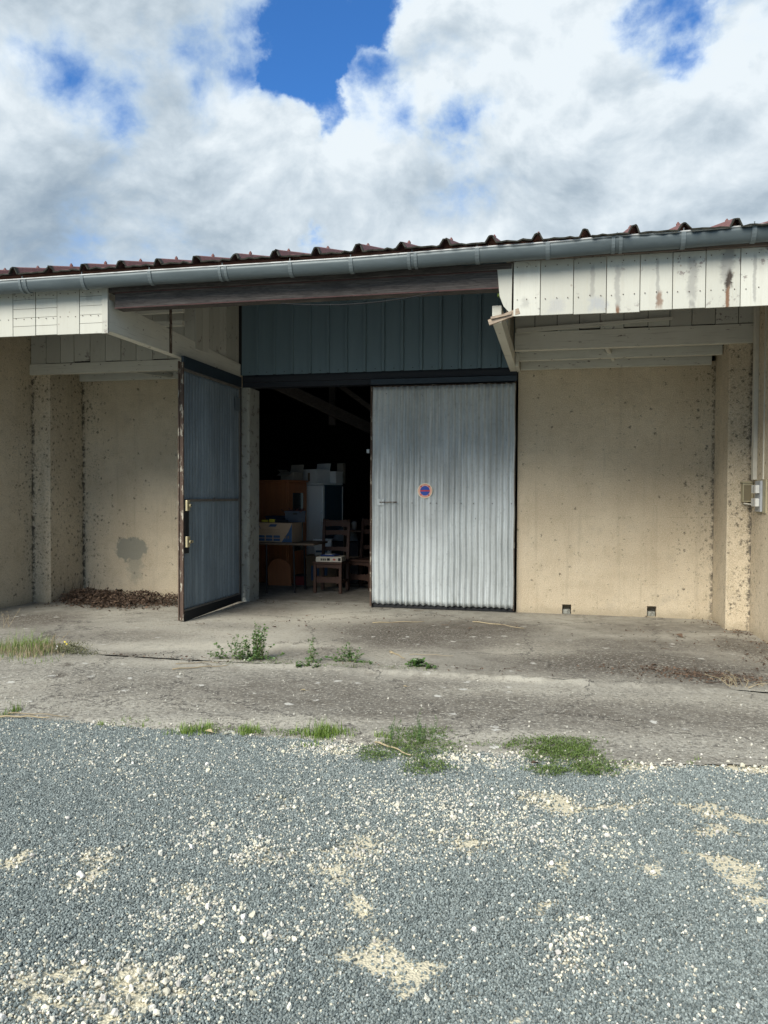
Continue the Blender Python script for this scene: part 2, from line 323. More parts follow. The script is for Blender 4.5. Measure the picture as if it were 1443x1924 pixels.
def rust_fn(t):
    P = geo(t); n = t.noise(P, 22, 6, .7); n2 = t.noise(P, 70, 4, .7)
    col = t.mix(n, (.038, .026, .02), (.12, .075, .05)); col = t.mix(t.m('MULTIPLY', t.step(t.noise(t.scale(P, (30, 30, 7)), 1, 5, .7), .56, .60), .85), col, (.42, .38, .30))
    return dict(Base_Color=col, Roughness=.85, Normal=t.bump(n, .5, .004))
m_rust = mat('rusty_painted_steel', rust_fn)
m_siding = mat('slate_blue_steel_cladding', lambda t: (lambda P: dict(Base_Color=t.mix(t.noise(t.scale(P, (14, 3, 1.2)), 1, 5, .6), (.115, .18, .215), (.165, .24, .28)), Roughness=.5, Metallic=.1))(geo(t)))
m_dark = plain('black_steel', (.012, .016, .024), .6, 0, .3)
m_navy = plain('dark_blue_steel_rail', (.025, .040, .055), .5, .2, .3)
m_rubber = plain('black_rubber', (.008, .009, .010), .8)
def concrete_fn(t):
    P = geo(t); st = t.attr('stain'); pa = t.attr('pale'); ag = t.attr('rough')
    n = t.noise(P, .9, 6, .6); n2 = t.noise(P, 5, 6, .68); g = t.noise(P, 34, 5, .8); g3 = t.noise(P, 15, 6, .78); sp = t.noise(P, 85, 3, .75)
    col = t.mix(t.step(n, .3, .7), (.25, .235, .195), (.38, .36, .30))
    col = t.mix(t.m('MULTIPLY', t.step(n2, .46, .68), .55), col, (.155, .138, .108))
    col = t.mix(t.m('MULTIPLY', pa, t.step(n2, .22, .55)), col, (.50, .47, .385))
    dm = t.m('MULTIPLY', st, t.step(t.m('ADD', t.m('MULTIPLY', n2, .55), t.m('MULTIPLY', g3, .5)), .38, .56))
    col = t.mix(t.m('MULTIPLY', dm, .80), col, (.080, .065, .048)); col = t.mix(t.m('MULTIPLY', st, .62), col, (.085, .07, .052))
    # weathered aggregate: dark pits and pale chips of several sizes
    col = t.mix(t.m('MULTIPLY', t.m('MULTIPLY', ag, t.step(g3, .48, .36)), .75), col, (.085, .078, .066))
    col = t.mix(t.m('MULTIPLY', t.m('MULTIPLY', ag, t.step(g3, .56, .66)), .55), col, (.42, .40, .34))
    col = t.mix(t.m('MULTIPLY', t.m('MULTIPLY', ag, t.step(g, .47, .38)), .85), col, (.060, .055, .047))
    col = t.mix(t.m('MULTIPLY', t.m('MULTIPLY', ag, t.step(g, .55, .63)), .85), col, (.56, .54, .46))
    col = t.mix(t.m('MULTIPLY', t.step(g, .57, .66), .28), col, (.46, .43, .35)); col = t.mix(t.m('MULTIPLY', t.step(g, .43, .35), .5), col, (.11, .10, .08))
    # lichen flecks and hairline cracks
    vw = t.vor(t.vm('ADD', P, t.scale(t.vm('SUBTRACT', t.noise(P, 20, 4, .7, out=1), (.5, .5, .5)), .12)), 6.0); vs_ = t.xyz(t.vor(t.vm('ADD', P, t.scale(t.vm('SUBTRACT', t.noise(P, 20, 4, .7, out=1), (.5, .5, .5)), .12)), 6.0, out=1))[0]
    col = t.mix(t.m('MULTIPLY', t.m('MULTIPLY', t.m('GREATER_THAN', vs_, .80), t.step(vw, .22, .12)), t.m('ADD', .25, t.m('MULTIPLY', ag, .6))), col, (.62, .61, .55))
    ck = t.vor(t.vm('ADD', P, t.scale(t.vm('SUBTRACT', t.noise(P, 3, 6, .7, out=1), (.5, .5, .5)), .6)), .55, feature='DISTANCE_TO_EDGE')
    col = t.mix(t.m('MULTIPLY', t.step(ck, .0055, .002), .8), col, (.04, .035, .03))
    col = t.mix(t.m('MULTIPLY', t.step(sp, .60, .70), .35), col, (.50, .47, .39))
    h = t.m('ADD', t.m('MULTIPLY', g, .8), t.m('ADD', t.m('MULTIPLY', sp, .3), t.m('MULTIPLY', g3, .8)))
    return dict(Base_Color=col, Roughness=.95, Normal=t.bump(h, .8, .016, t.bump(n2, .3, .03)))
m_conc = mat('weathered_concrete', concrete_fn)
def post_fn(t):
    P = geo(t); n = t.noise(P, 3, 6, .65); g = t.noise(P, 40, 5, .75); b = t.noise(P, 10, 6, .75)
    col = t.mix(n, (.27, .275, .235), (.42, .425, .37)); col = t.mix(t.m('MULTIPLY', t.step(b, .53, .62), .8), col, (.12, .11, .09)); col = t.mix(t.m('MULTIPLY', t.step(g, .55, .7), .4), col, (.40, .39, .33))
    return dict(Base_Color=col, Roughness=.95, Normal=t.bump(t.m('ADD', g, b), .8, .012))
m_post = mat('cast_concrete', post_fn)
def gravel_ground_fn(t):
    P = geo(t); sand = t.attr('sand')
    v = t.vor(P, 105); vc = t.vor(P, 105, out=1); rr = t.xyz(vc)
    dark = t.mix(rr[0], (.105, .130, .126), (.315, .355, .335))
    crm = t.m('GREATER_THAN', rr[1], t.m('SUBTRACT', .94, t.m('MULTIPLY', sand, .5)))
    c = t.mix(crm, dark, (.55, .52, .43)); c = t.mix(t.step(v, .55, .85), c, (.05, .06, .06))
    n = t.noise(P, 25, 5, .7); g = t.noise(P, 130, 3, .7); sc = t.mix(g, (.46, .41, .28), (.68, .63, .47))
    m = t.step(t.m('ADD', sand, t.m('MULTIPLY', t.m('SUBTRACT', n, .5), .8)), .12, .50)
    return dict(Base_Color=t.mix(m, c, sc), Roughness=.95, Normal=t.bump(t.m('SUBTRACT', 1.0, v), .8, .006, t.bump(g, .4, .005)))
m_gg = mat('gravel_bed', gravel_ground_fn)
m_peb = mat('gravel_stones', lambda t: (lambda c, P: dict(Base_Color=t.mix(t.m('MULTIPLY', t.noise(P, 160, 3, .6), .5), c, t.mix(1.0, c, (.55, .55, .55), 'MULTIPLY')), Roughness=.85))(t.attr('tint', 0, 'INSTANCER'), geo(t)))
def leafm(name, c0, c1, rough=.5, trans=.25):
    def fn(t):
        r = t.attr('rnd'); return dict(Base_Color=t.mix(r, c0, c1), Roughness=rough, Subsurface_Weight=0.0)
    return mat(name, fn)
m_grass = leafm('grass_blades', (.085, .16, .022), (.20, .28, .05))
m_grassd = leafm('mat_grass', (.055, .095, .018), (.115, .17, .035))
m_ivy = leafm('weed_leaves', (.035, .085, .018), (.085, .16, .035), .4)
m_dry = leafm('dry_stems', (.22, .17, .10), (.40, .33, .20), .8)
m_dead = leafm('dead_leaves', (.045, .028, .018), (.14, .088, .055), .8)
m_stem = leafm('green_stems', (.10, .13, .04), (.16, .18, .06), .6)
m_flow = leafm('yellow_petals', (.75, .60, .05), (.8, .68, .10), .6)
# ------------------------------------------------------------------ ground
def edge_y(x): return -5.52 + .10*(fbm(np.asarray(x, float), np.asarray(x, float)*0, 1.3, 4, 5)-.5)*2 + .06*(fbm(np.asarray(x, float), np.asarray(x, float)*0+3, 9, 3, 8)-.5) + .11*np.clip(np.asarray(x, float)-.2, 0, 3)
# cream sand and cream pebble zones on the road: photo pixel, radii, sand strength, pebble strength
zones = [(755, 1825, 95, 42, 1.1, .3), (700, 1790, 40, 30, .9, .3), (655, 1705, 38, 40, .8, .4), (1075, 1505, 95, 12, .8, .5), (1190, 1518, 60, 10, .7, .4), (1320, 1520, 50, 12, .9, .2),
         (1420, 1532, 45, 9, .9, .2), (1400, 1635, 60, 20, .8, .2), (1350, 1620, 40, 10, .6, .2), (1420, 1690, 60, 22, .6, .4), (510, 1495, 35, 8, .6, .3), (1080, 1640, 40, 20, .5, .4),
         (500, 1595, 70, 25, .35, .7), (150, 1625, 60, 22, .5, .6), (200, 1640, 50, 30, .4, .6), (345, 1675, 75, 28, .4, .8), (300, 1740, 70, 28, .2, .7), (120, 1830, 160, 50, .45, .7),
         (230, 1880, 200, 60, .45, .8), (20, 1620, 40, 22, .5, .4), (640, 1620, 90, 60, .42, .5), (720, 1580, 90, 40, .25, .5), (870, 1590, 90, 30, .42, .4), (900, 1560, 130, 40, .2, .45), (1010, 1570, 130, 50, .2, .4), (1010, 1700, 60, 14, .5, .4),
         (1070, 1780, 60, 50, .2, .5), (450, 1830, 90, 50, .25, .6), (380, 1710, 100, 40, .2, .6), (560, 1760, 120, 60, .25, .35), (620, 1400, 90, 14, .35, .9), (240, 1360, 130, 8, .3, .6), (1280, 1432, 240, 13, .9, 1.2), (1390, 1425, 90, 12, .9, 1.1),
         (900, 1418, 160, 12, .3, .8), (1180, 1600, 60, 20, .3, .3), (1230, 1640, 40, 14, .45, .2), (820, 1500, 200, 50, .1, .3), (480, 1360, 150, 14, .3, .5), (950, 1900, 60, 14, .5, .2), (1340, 1560, 60, 14, .5, .2), (330, 1560, 200, 40, .0, .12), (350, 1420, 400, 30, .0, .1)]
zw = []
for (px, py, rx, ry, s1, s2) in zones:
    c = at(px, py); ex = (at(px+rx, py)-at(px-rx, py)).length/2; ey = (at(px, py-ry)-at(px, py+ry)).length/2
    d = (at(px+rx, py)-at(px-rx, py)).normalized(); zw.append((c.x, c.y, d.x, d.y, ex, ey, s1, s2))
def masks(x, y):
    sand = np.zeros_like(x); peb = np.zeros_like(x)
    wx = x + .34*(fbm(x, y, 4.5, 5, 21)-.5); wy = y + .42*(fbm(x, y, 4.5, 5, 31)-.5)
    for (cx, cy, dx, dy, ex, ey, s1, s2) in zw:
        u = ((wx-cx)*dx+(wy-cy)*dy)/ex; v = (-(wx-cx)*dy+(wy-cy)*dx)/ey
        g = np.exp(-1.1*(u*u+v*v)); sand = np.maximum(sand, s1*g); peb = np.maximum(peb, s2*g)
    sand = sand*(.10+1.55*fbm(x, y, 11, 5, 41)*(.45+1.1*fbm(x, y, 30, 3, 42)))*1.25; peb = peb*(.4+1.1*fbm(x, y, 6, 3, 51)) + .05 + .10*sstep(fbm(x, y, 1.6, 3, 61), .5, .75)
    return sand, peb
def grid(name, x0, x1, y0, y1, step, zf, keep, attrs, m, parent=None, **props):
    nx = int((x1-x0)/step)+1; ny = int((y1-y0)/step)+1
    X, Y = np.meshgrid(np.linspace(x0, x1, nx), np.linspace(y0, y1, ny)); X = X.ravel(); Y = Y.ravel(); Z = zf(X, Y)
    i = np.arange(nx*ny).reshape(ny, nx); q = np.stack([i[:-1, :-1], i[:-1, 1:], i[1:, 1:], i[1:, :-1]], -1).reshape(-1, 4)
    if keep is not None: q = q[keep(X, Y)[q].all(1)]
    me = bpy.data.meshes.new(name); me.from_pydata(np.stack([X, Y, Z], 1).tolist(), [], q.tolist()); me.update()
    for k, f in attrs.items():
        a = me.attributes.new(k, 'FLOAT', 'POINT'); a.data.foreach_set('value', f(X, Y).astype(np.float32))
    me.materials.append(m); me.shade_smooth(); o = bpy.data.objects.new(name, me); C.objects.link(o)
    if parent: o.parent = parent
    for k, v in props.items(): o[k] = v
    return o
z0 = lambda x, y: np.zeros_like(x)
# wide ground sheet to the horizon, with a finer sheet 4 mm over it where the road is near
grid('ground', -400, 400, -400, 400, 40, lambda x, y: x*0-.030, None, {'sand': z0}, m_gg, kind='structure')
grid('gravel_road', -7, 5, -13, -4.9, .03, lambda x, y: -.012+.010*(fbm(x, y, 1.5, 3, 3)-.5), None, {'sand': lambda x, y: masks(x, y)[0]}, m_gg, kind='structure')
def ell(x, y, px, py, rx, ry, p=1.0):
    c = at(px, py); ex = (at(px+rx, py)-at(px-rx, py)).length/2; ey = (at(px, py-ry)-at(px, py+ry)).length/2; d = (at(px+rx, py)-at(px-rx, py)).normalized()
    wx = x+.5*(fbm(x, y, 2.5, 5, 71)-.5); wy = y+.16*(fbm(x, y, 3.5, 5, 81)-.5)
    u = ((wx-c.x)*d.x+(wy-c.y)*d.y)/ex; v = (-(wx-c.x)*d.y+(wy-c.y)*d.x)/ey; return p*np.exp(-.8*(u*u+v*v)**1.5)
def smax(fs): return lambda x, y: np.clip(np.maximum.reduce([ell(x, y, *f) for f in fs]), 0, 1)
st_in = [(800, 1186, 170, 20, 1.), (760, 1198, 110, 22, 1.), (1160, 1245, 210, 22, 1.), (1330, 1262, 130, 20, 1.), (880, 1180, 120, 14, 1.), (1040, 1250, 90, 10, .8), (900, 1210, 150, 12, .6), (230, 1195, 140, 10, .5), (60, 1165, 90, 12, .8), (1400, 1215, 60, 16, .9), (640, 1225, 120, 12, .45), (500, 1150, 60, 10, .5), (1150, 1215, 300, 14, .5), (200, 1232, 60, 6, .6), (1250, 1180, 160, 10, .45)]
pa_in = [(400, 1195, 200, 14, .8), (1000, 1222, 80, 16, 1.3), (450, 1215, 260, 12, 1.), (560, 1160, 160, 14, .8), (740, 1225, 80, 14, .8), (330, 1215, 160, 12, .7), (560, 1170, 140, 12, .5), (300, 1175, 90, 10, .4)]
st_out = [(560, 1305, 250, 30, .75), (850, 1330, 260, 30, .8), (1150, 1340, 220, 30, .8), (250, 1290, 200, 20, .45), (1330, 1350, 150, 30, .7), (100, 1268, 22, 5, 1.4), (145, 1250, 12, 3, 1.4), (760, 1290, 150, 16, .5)]
pa_out = [(200, 1320, 250, 14, .5), (950, 1300, 200, 10, .6), (1200, 1315, 200, 9, .7), (500, 1355, 300, 10, .8), (900, 1382, 300, 12, .6), (60, 1290, 120, 18, .5), (1380, 1330, 90, 12, .6), (1100, 1275, 250, 8, .8), (350, 1245, 300, 8, .5)]
def z_out(x, y):
    lip = np.exp(-((y+3.66)/.06)**2)*sstep(x, -2.7, -2.2)*(1-sstep(x, 1.1, 1.6))*(.010+.05*fbm(x, y, 8, 4, 91)**1.5)
    return .002+.010*(fbm(x, y, 1.2, 4, 11)-.5)+lip+.006*(fbm(x, y, 22, 3, 12)-.5) - .02*sstep(y, -5.35, -5.6)
jy = lambda x: -3.60+.05*(fbm(x, x*0, 1.1, 4, 15)-.5)*2
grid('concrete_pavement', -9, 5, -5.9, -3.5, .025, z_out, lambda x, y: (y > edge_y(x)) & (y < jy(x)), {'stain': smax([(*f[:4], f[4]*.75) for f in st_out]), 'pale': smax(pa_out), 'rough': lambda x, y: .25+.75*sstep(-y+.5*(fbm(x, y, 2, 4, 66)-.5), 3.70, 4.05)}, m_conc, kind='structure')
grid('concrete_forecourt', -9, 5, -3.7, .3, .03, lambda x, y: .004+.012*(fbm(x, y, 1.1, 4, 13)-.5)+.003*(fbm(x, y, 20, 3, 14)-.5)-.012*sstep(-y, 3.45, 3.6), lambda x, y: (y > jy(x)+.028), {'stain': smax(st_in), 'pale': smax(pa_in), 'rough': lambda x, y: np.clip(.14+.85*smax(st_in)(x, y)*sstep(-y, .9, 1.8)+.5*sstep(fbm(x, y, 1.4, 4, 67), .5, .65)*sstep(-y, 1.2, 2.2), 0, 1)}, m_conc, kind='structure')
grid('warehouse_floor', -12, 5, .3, 12, .3, lambda x, y: x*0+.003, None, {'stain': lambda x, y: x*0+.35, 'pale': z0, 'rough': lambda x, y: x*0+.1}, m_conc, kind='structure')
# ------------------------------------------------------------------ gravel stones
def stones(name, X, Y, Z, scl, tint, label):
    n = len(X); me = bpy.data.meshes.new(name); me.vertices.add(n); me.vertices.foreach_set('co', np.stack([X, Y, Z], 1).astype(np.float32).ravel())
    a = me.attributes.new('rot', 'FLOAT_VECTOR', 'POINT'); a.data.foreach_set('vector', (rng.random((n, 3))*6.28).astype(np.float32).ravel())
    a = me.attributes.new('scl', 'FLOAT_VECTOR', 'POINT'); a.data.foreach_set('vector', scl.astype(np.float32).ravel())
    a = me.attributes.new('tint', 'FLOAT_COLOR', 'POINT'); a.data.foreach_set('color', np.concatenate([tint, np.ones((n, 1))], 1).astype(np.float32).ravel())
    me.materials.append(m_peb); o = bpy.data.objects.new(name, me); C.objects.link(o)
    ng = bpy.data.node_groups.new('stones', 'GeometryNodeTree'); ng.interface.new_socket('Geometry', in_out='INPUT', socket_type='NodeSocketGeometry'); ng.interface.new_socket('Geometry', in_out='OUTPUT', socket_type='NodeSocketGeometry')
    N = ng.nodes; L = ng.links; gi = N.new('NodeGroupInput'); go = N.new('NodeGroupOutput')
    ico = N.new('GeometryNodeMeshIcoSphere'); ico.inputs['Radius'].default_value = 1; ico.inputs['Subdivisions'].default_value = 2
    sp = N.new('GeometryNodeSetPosition'); nz = N.new('ShaderNodeTexNoise'); nz.inputs['Scale'].default_value = 1.1; nz.inputs['Detail'].default_value = 1
    vs = N.new('ShaderNodeVectorMath'); vs.operation = 'SUBTRACT'; vs.inputs[1].default_value = (.5, .5, .5); vm = N.new('ShaderNodeVectorMath'); vm.operation = 'SCALE'; vm.inputs['Scale'].default_value = 1.5
    L.new(nz.outputs['Color'], vs.inputs[0]); L.new(vs.outputs[0], vm.inputs[0]); L.new(vm.outputs[0], sp.inputs['Offset']); L.new(ico.outputs['Mesh'], sp.inputs['Geometry'])
    sm = N.new('GeometryNodeSetMaterial'); sm.inputs['Material'].default_value = m_peb; L.new(sp.outputs[0], sm.inputs['Geometry'])
    ip = N.new('GeometryNodeInstanceOnPoints'); L.new(gi.outputs[0], ip.inputs['Points']); L.new(sm.outputs[0], ip.inputs['Instance'])
    for nm, sk in (('rot', 'Rotation'), ('scl', 'Scale')):
        na = N.new('GeometryNodeInputNamedAttribute'); na.data_type = 'FLOAT_VECTOR'; na.inputs['Name'].default_value = nm; L.new(na.outputs[0], ip.inputs[sk])
    L.new(ip.outputs[0], go.inputs[0]); md = o.modifiers.new('stones', 'NODES'); md.node_group = ng
    o['kind'] = 'stuff'; o['label'] = label; return o
def in_view(X, Y, mrg=.85):
    dx = X-CAM.x; dy = Y-CAM.y; z = dx*fw.x+dy*fw.y+(-1.5)*fw.z; u = (dx*rt.x+dy*rt.y)/z*F_
    return (z > .3) & (np.abs(u) < W_/2+mrg*F_/z)
step = .0072
gx, gy = np.meshgrid(np.arange(-5.2, 3.0, step), np.arange(-8.7, -5.15, step)); gx = gx.ravel(); gy = gy.ravel()
gx = gx+(rng.random(gx.size)-.5)*step*1.1; gy = gy+(rng.random(gy.size)-.5)*step*1.1
k = in_view(gx, gy) & (gy < edge_y(gx)+.10); gx = gx[k]; gy = gy[k]
sand, peb = masks(gx, gy); r0 = rng.random(gx.size)
ey = edge_y(gx); over = sstep(gy-ey, -.02, .10)
bare = sstep(sand, .12, .55)*.86
k = (r0 > bare) & (rng.random(gx.size) > over*1.0); gx = gx[k]; gy = gy[k]; peb_ = peb[k]
n = gx.size; iscream = rng.random(n) < np.clip(peb_*.34, 0, .5)
sz = np.where(iscream, .0046, .0040)*(.75+.6*rng.random(n))
sc = np.stack([sz*(.8+.5*rng.random(n)), sz*(.8+.5*rng.random(n)), sz*(.55+.35*rng.random(n))], 1)
t1 = rng.random((n, 1)); base = np.array([[.105, .130, .126]])*(1-t1)+np.array([[.315, .355, .335]])*t1
base = base*(.75+.5*rng.random((n, 1))); gsel = rng.random(n) < .05; base[gsel] = base[gsel]*.5
crm = np.array([[.58, .545, .44]])*(.85+.6*rng.random((n, 1))); crm[:, 2] *= .92+.14*rng.random(n)
tint = np.clip(np.where(iscream[:, None], crm, base), 0, .85)
stones('gravel', gx, gy, -.011+sc[:, 2]*.6+rng.random(n)*.003, sc, tint, 'fine blue grey gravel spread over the road in front of the warehouse')
# larger cream pebbles
N2 = 52000; px_ = rng.uniform(-4.6, 2.4, N2); py_ = rng.uniform(-8.7, -4.9, N2); k = in_view(px_, py_) & (py_ < edge_y(px_)+.06+.35*rng.random(N2)**3); px_ = px_[k]; py_ = py_[k]
sand, peb = masks(px_, py_); k = rng.random(px_.size) < np.clip((peb-.04)**1.25*1.0, 0, .85); px_ = px_[k]; py_ = py_[k]; n = px_.size
sz = .0034+.0080*rng.random(n)**4; sc = np.stack([sz*(.8+.6*rng.random(n)), sz*(.8+.6*rng.random(n)), sz*(.5+.4*rng.random(n))], 1)
crm = np.array([[.60, .57, .475]])*(.8+.6*rng.random((n, 1))); crm[:, 2] *= .9+.2*rng.random(n)
stones('cream_pebbles', px_, py_, -.006+sc[:, 2]*.7, sc, np.clip(crm, 0, .85), 'pale cream limestone pebbles scattered among the grey gravel')
# sparse crumbs on the concrete
N3 = 2600; qx = rng.uniform(-5, 2.4, N3); qy = -3.3-2.2*rng.random(N3)**.75; k = rng.random(N3) < .25+.75*sstep(-qy, 4.4, 5.4)*sstep(fbm(qx, qy, 1.5, 3, 44), .35, .6)+.4*sstep(qx, .4, 1.3)*sstep(qy, -3.9, -3.3); qx = qx[k]; qy = qy[k]; n = qx.size
sz = .002+.006*rng.random(n)**3; sc = np.stack([sz*(.8+.6*rng.random(n)), sz*(.8+.6*rng.random(n)), sz*(.4+.4*rng.random(n))], 1)
stones('stone_crumbs', qx, qy, .003+sc[:, 2]*.5, sc, np.clip(np.array([[.55, .53, .45]])*(.5+.7*rng.random((n, 1))), 0, .85), 'loose pale stone crumbs on the concrete pavement')
# ------------------------------------------------------------------ warehouse
WH = thing('warehouse', 'low plastered warehouse with white boarded eaves, zinc gutter and corrugated steel double doors', 'warehouse', (0, 0, 0))
tan15 = math.tan(R_(15)); RZ = lambda y: 3.672+(y+3.25)*tan15
def wall_holes(x0, x1, za, zb, y, holes, depth=.16):
    b = MB(); xs = sorted({x0, x1, *[h[0] for h in holes], *[h[1] for h in holes]}); zs = sorted({za, zb, *[h[2] for h in holes], *[h[3] for h in holes]})
    for i in range(len(xs)-1):
        for j in range(len(zs)-1):
            if any(h[0] <= xs[i] < h[1] and h[2] <= zs[j] < h[3] for h in holes): continue
            b.quad((xs[i], y, zs[j]), (xs[i+1], y, zs[j]), (xs[i+1], y, zs[j+1]), (xs[i], y, zs[j+1]), .5)
    for (a, c, d, e) in holes:
        yy = y+depth
        b.quad((a, y, d), (a, y, e), (a, yy, e), (a, yy, d), .5); b.quad((c, y, e), (c, y, d), (c, yy, d), (c, yy, e), .5)
        b.quad((a, y, e), (c, y, e), (c, yy, e), (a, yy, e), .5); b.quad((c, y, d), (a, y, d), (a, yy, d), (c, yy, d), .5); b.quad((a, yy, d), (a, yy, e), (c, yy, e), (c, yy, d), .5)
    b.quad((x1, y+.22, za), (x0, y+.22, za), (x0, y+.22, zb), (x1, y+.22, zb), .5)
    b.quad((x0, y, za), (x0, y, zb), (x0, y+.22, zb), (x0, y+.22, za), .5); b.quad((x1, y, zb), (x1, y, za), (x1, y+.22, za), (x1, y+.22, zb), .5)
    return b
vents = [(-6.17, -6.07, .005, .115), (.09, .20, .00, .125), (1.11, 1.22, .01, .14)]
wall_holes(-6.75, -4.245, -.05, 3.13, 0, vents[:1]).build('wall', m_wall, WH)
wall_holes(-.482, 1.90, -.05, 3.13, 0, vents[1:]).build('wall', m_wall, WH)
# pilasters and projecting side walls
b = MB(); b.box(-7.15, -6.70, -.75, .22, -.05, 3.24); b.build('pilaster', m_side, WH, bevel=.012)
b = MB(); b.box(1.86, 2.30, -.75, .22, -.05, 3.24); b.build('pilaster', m_side, WH, bevel=.012)
b = MB(); b.box(-7.35, -6.97, -2.90, -.752, -.05, 3.64); b.build('side_wall', m_side, WH)
b = MB(); b.box(2.11, 2.5, -2.90, -.752, -.05, 3.62); b.build('side_wall', m_side, WH)
b = MB(); b.box(-9.5, -7.352, -2.86, -2.6, -.05, 3.6); b.build('wall', m_side, WH); b = MB(); b.box(2.502, 5.2, -2.86, -2.6, -.05, 3.6); b.build('wall', m_side, WH)
for i, (a, c, d, e) in enumerate(vents):      # rough stone half blocking each vent
    b = MB(); b.box(a+.006, c-.008, .035, .15, d-.004, d+(e-d)*(.45 if i else .3)); b.build('vent_block', m_post, WH, bevel=.012)
# shell of the hall: dark inner walls
m_in = plain('dark_block_wall', (.035, .036, .038), .95, 0, .3, 3)  # near-black base colour, evenly mottled
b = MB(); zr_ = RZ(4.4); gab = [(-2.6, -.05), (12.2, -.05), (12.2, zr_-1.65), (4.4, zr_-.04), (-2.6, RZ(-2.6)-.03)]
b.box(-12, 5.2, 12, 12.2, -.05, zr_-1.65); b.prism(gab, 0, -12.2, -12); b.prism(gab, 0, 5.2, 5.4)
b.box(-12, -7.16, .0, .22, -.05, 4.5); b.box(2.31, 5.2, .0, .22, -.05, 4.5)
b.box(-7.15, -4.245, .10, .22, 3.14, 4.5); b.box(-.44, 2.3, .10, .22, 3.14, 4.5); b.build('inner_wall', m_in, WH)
# concrete gate post
b = MB(); nz_ = 60
vs = []; fs = []
prof = [(-4.243, 0.0), (-4.20, .0), (-4.165, -.002), (-4.135, .008), (-4.13, .02), (-4.13, .36), (-4.243, .36)]
for i in range(nz_+1):
    z = -.02+2.98*i/nz_
    for j, (x, y) in enumerate(prof):
        dd = .010*(fbm(np.array([z*4.+j]), np.array([j*1.7]), 3, 3, 9)[0]-.5)*2 if j in (2, 3, 4) else .004*(random.random()-.5)*(j in (0, 1))
        vs.append((x+dd-(.02 if j in (3,) and abs(z-.95) < .1 else 0), y+abs(dd)*.6+(.012 if j in (2, 3) and abs(z-.95) < .1 else 0), z))
nP = len(prof)
for i in range(nz_):
    for j in range(nP): fs.append((i*nP+j, i*nP+(j+1) % nP, (i+1)*nP+(j+1) % nP, (i+1)*nP+j))
fs.append(tuple(nz_*nP+j for j in range(nP))); b.add(vs, fs); b.build('gate_post', m_post, WH)
# lintel / top track
b = MB(); b.box(-4.243, -.44, .03, .20, 2.965, 3.16); b.box(-4.2, -.5, -.02, .029, 3.03, 3.10); b.build('lintel', m_dark, WH)
# cladding over the doors
def clad(x0, x1, z0_, z1, y, pitch=.253):
    b = MB(); pts = []; x = x0
    while x < x1:
        pts += [(x, y), (x+pitch-.052, y), (x+pitch-.042, y-.032), (x+pitch-.012, y-.032)]; x += pitch
    pts.append((x, y)); rows = [z0_, z1]
    for i in range(len(pts)-1):
        (xa, ya), (xb, yb) = pts[i], pts[i+1]; b.quad((xa, ya, z0_), (xb, yb, z0_), (xb, yb, z1), (xa, ya, z1), .5)
    return b
b = clad(-4.235, -.50, 3.125, 4.5, -.02); b.v = [(min(x, -.46), y, z) for x, y, z in b.v]; cl = b.build('cladding', m_siding, WH)
md = cl.modifiers.new('sheet', 'SOLIDIFY'); md.thickness = .002
for i in range(15):
    q = MB(); q.tube([(-4.12+.253*i, -.022, 3.16), (-4.12+.253*i, -.03, 3.16)], .006, 8); q.build('screw', m_dark, cl)
# roof sheets
def roof_profile(x0, x1, n=None):
    pts = []; x = x0; i = 0
    while x < x1:
        w1 = random.uniform(-.006, .006)
        pts += [(x, 0), (x+.045, .004), (x+.09, .010), (x+.13, .002), (x+.175, .001), (x+.22, .010), (x+.262, .001), (x+.29, 0), (x+.318, .052+w1), (x+.332, .060+w1), (x+.350, .060+w1), (x+.364, .052+w1), (x+.3895, .001)]; x += .39
    return pts
prof = roof_profile(-1.345-.341-.39*22, 5.6)
ys = [-3.30, -3.22, -2.9, -2.0, -1.0, 0, 1.5, 3, 4.5]
vs = []; fs = []
for j, y in enumerate(ys):
    for i, (x, dz) in enumerate(prof):
        jig = (random.uniform(-.018, .012), random.uniform(-.004, .002)) if j == 0 else (0, 0)
        vs.append((x+(random.uniform(-.004, .004) if j == 0 else 0), y+jig[0], RZ(y)+dz+jig[1]))
nP = len(prof)
for j in range(len(ys)-1):
    for i in range(nP-1): fs.append((j*nP+i, j*nP+i+1, (j+1)*nP+i+1, (j+1)*nP+i))
b = MB(); b.add(vs, fs, .5); roof = b.build('roof', m_tile, WH)
md = roof.modifiers.new('sheet', 'SOLIDIFY'); md.thickness = .012; md.offset = -1
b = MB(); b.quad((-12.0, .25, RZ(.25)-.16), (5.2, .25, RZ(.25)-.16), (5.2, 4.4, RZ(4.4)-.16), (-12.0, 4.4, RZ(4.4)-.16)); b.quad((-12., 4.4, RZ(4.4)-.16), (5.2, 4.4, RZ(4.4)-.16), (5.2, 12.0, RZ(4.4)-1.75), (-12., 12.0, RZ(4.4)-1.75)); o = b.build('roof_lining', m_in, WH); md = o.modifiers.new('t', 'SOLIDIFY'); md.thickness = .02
b = MB(); b.quad((-12.2, 4.4, RZ(4.4)+.03), (5.6, 4.4, RZ(4.4)+.03), (5.6, 12.4, RZ(4.4)-1.6), (-12.2, 12.4, RZ(4.4)-1.6)); o = b.build('rear_roof', m_tile, WH); md = o.modifiers.new('t', 'SOLIDIFY'); md.thickness = .03
for k in range(24):
    x = -1.345-.39*15+.39*k
    q = MB(); q.tube([(x, -2.93, RZ(-2.93)+.055), (x, -2.93, RZ(-2.93)+.072)], .016, 8); q.tube([(x, -2.93, RZ(-2.93)+.070), (x, -2.93, RZ(-2.93)+.084)], .008, 8); q.build('roof_screw', m_tile, roof)
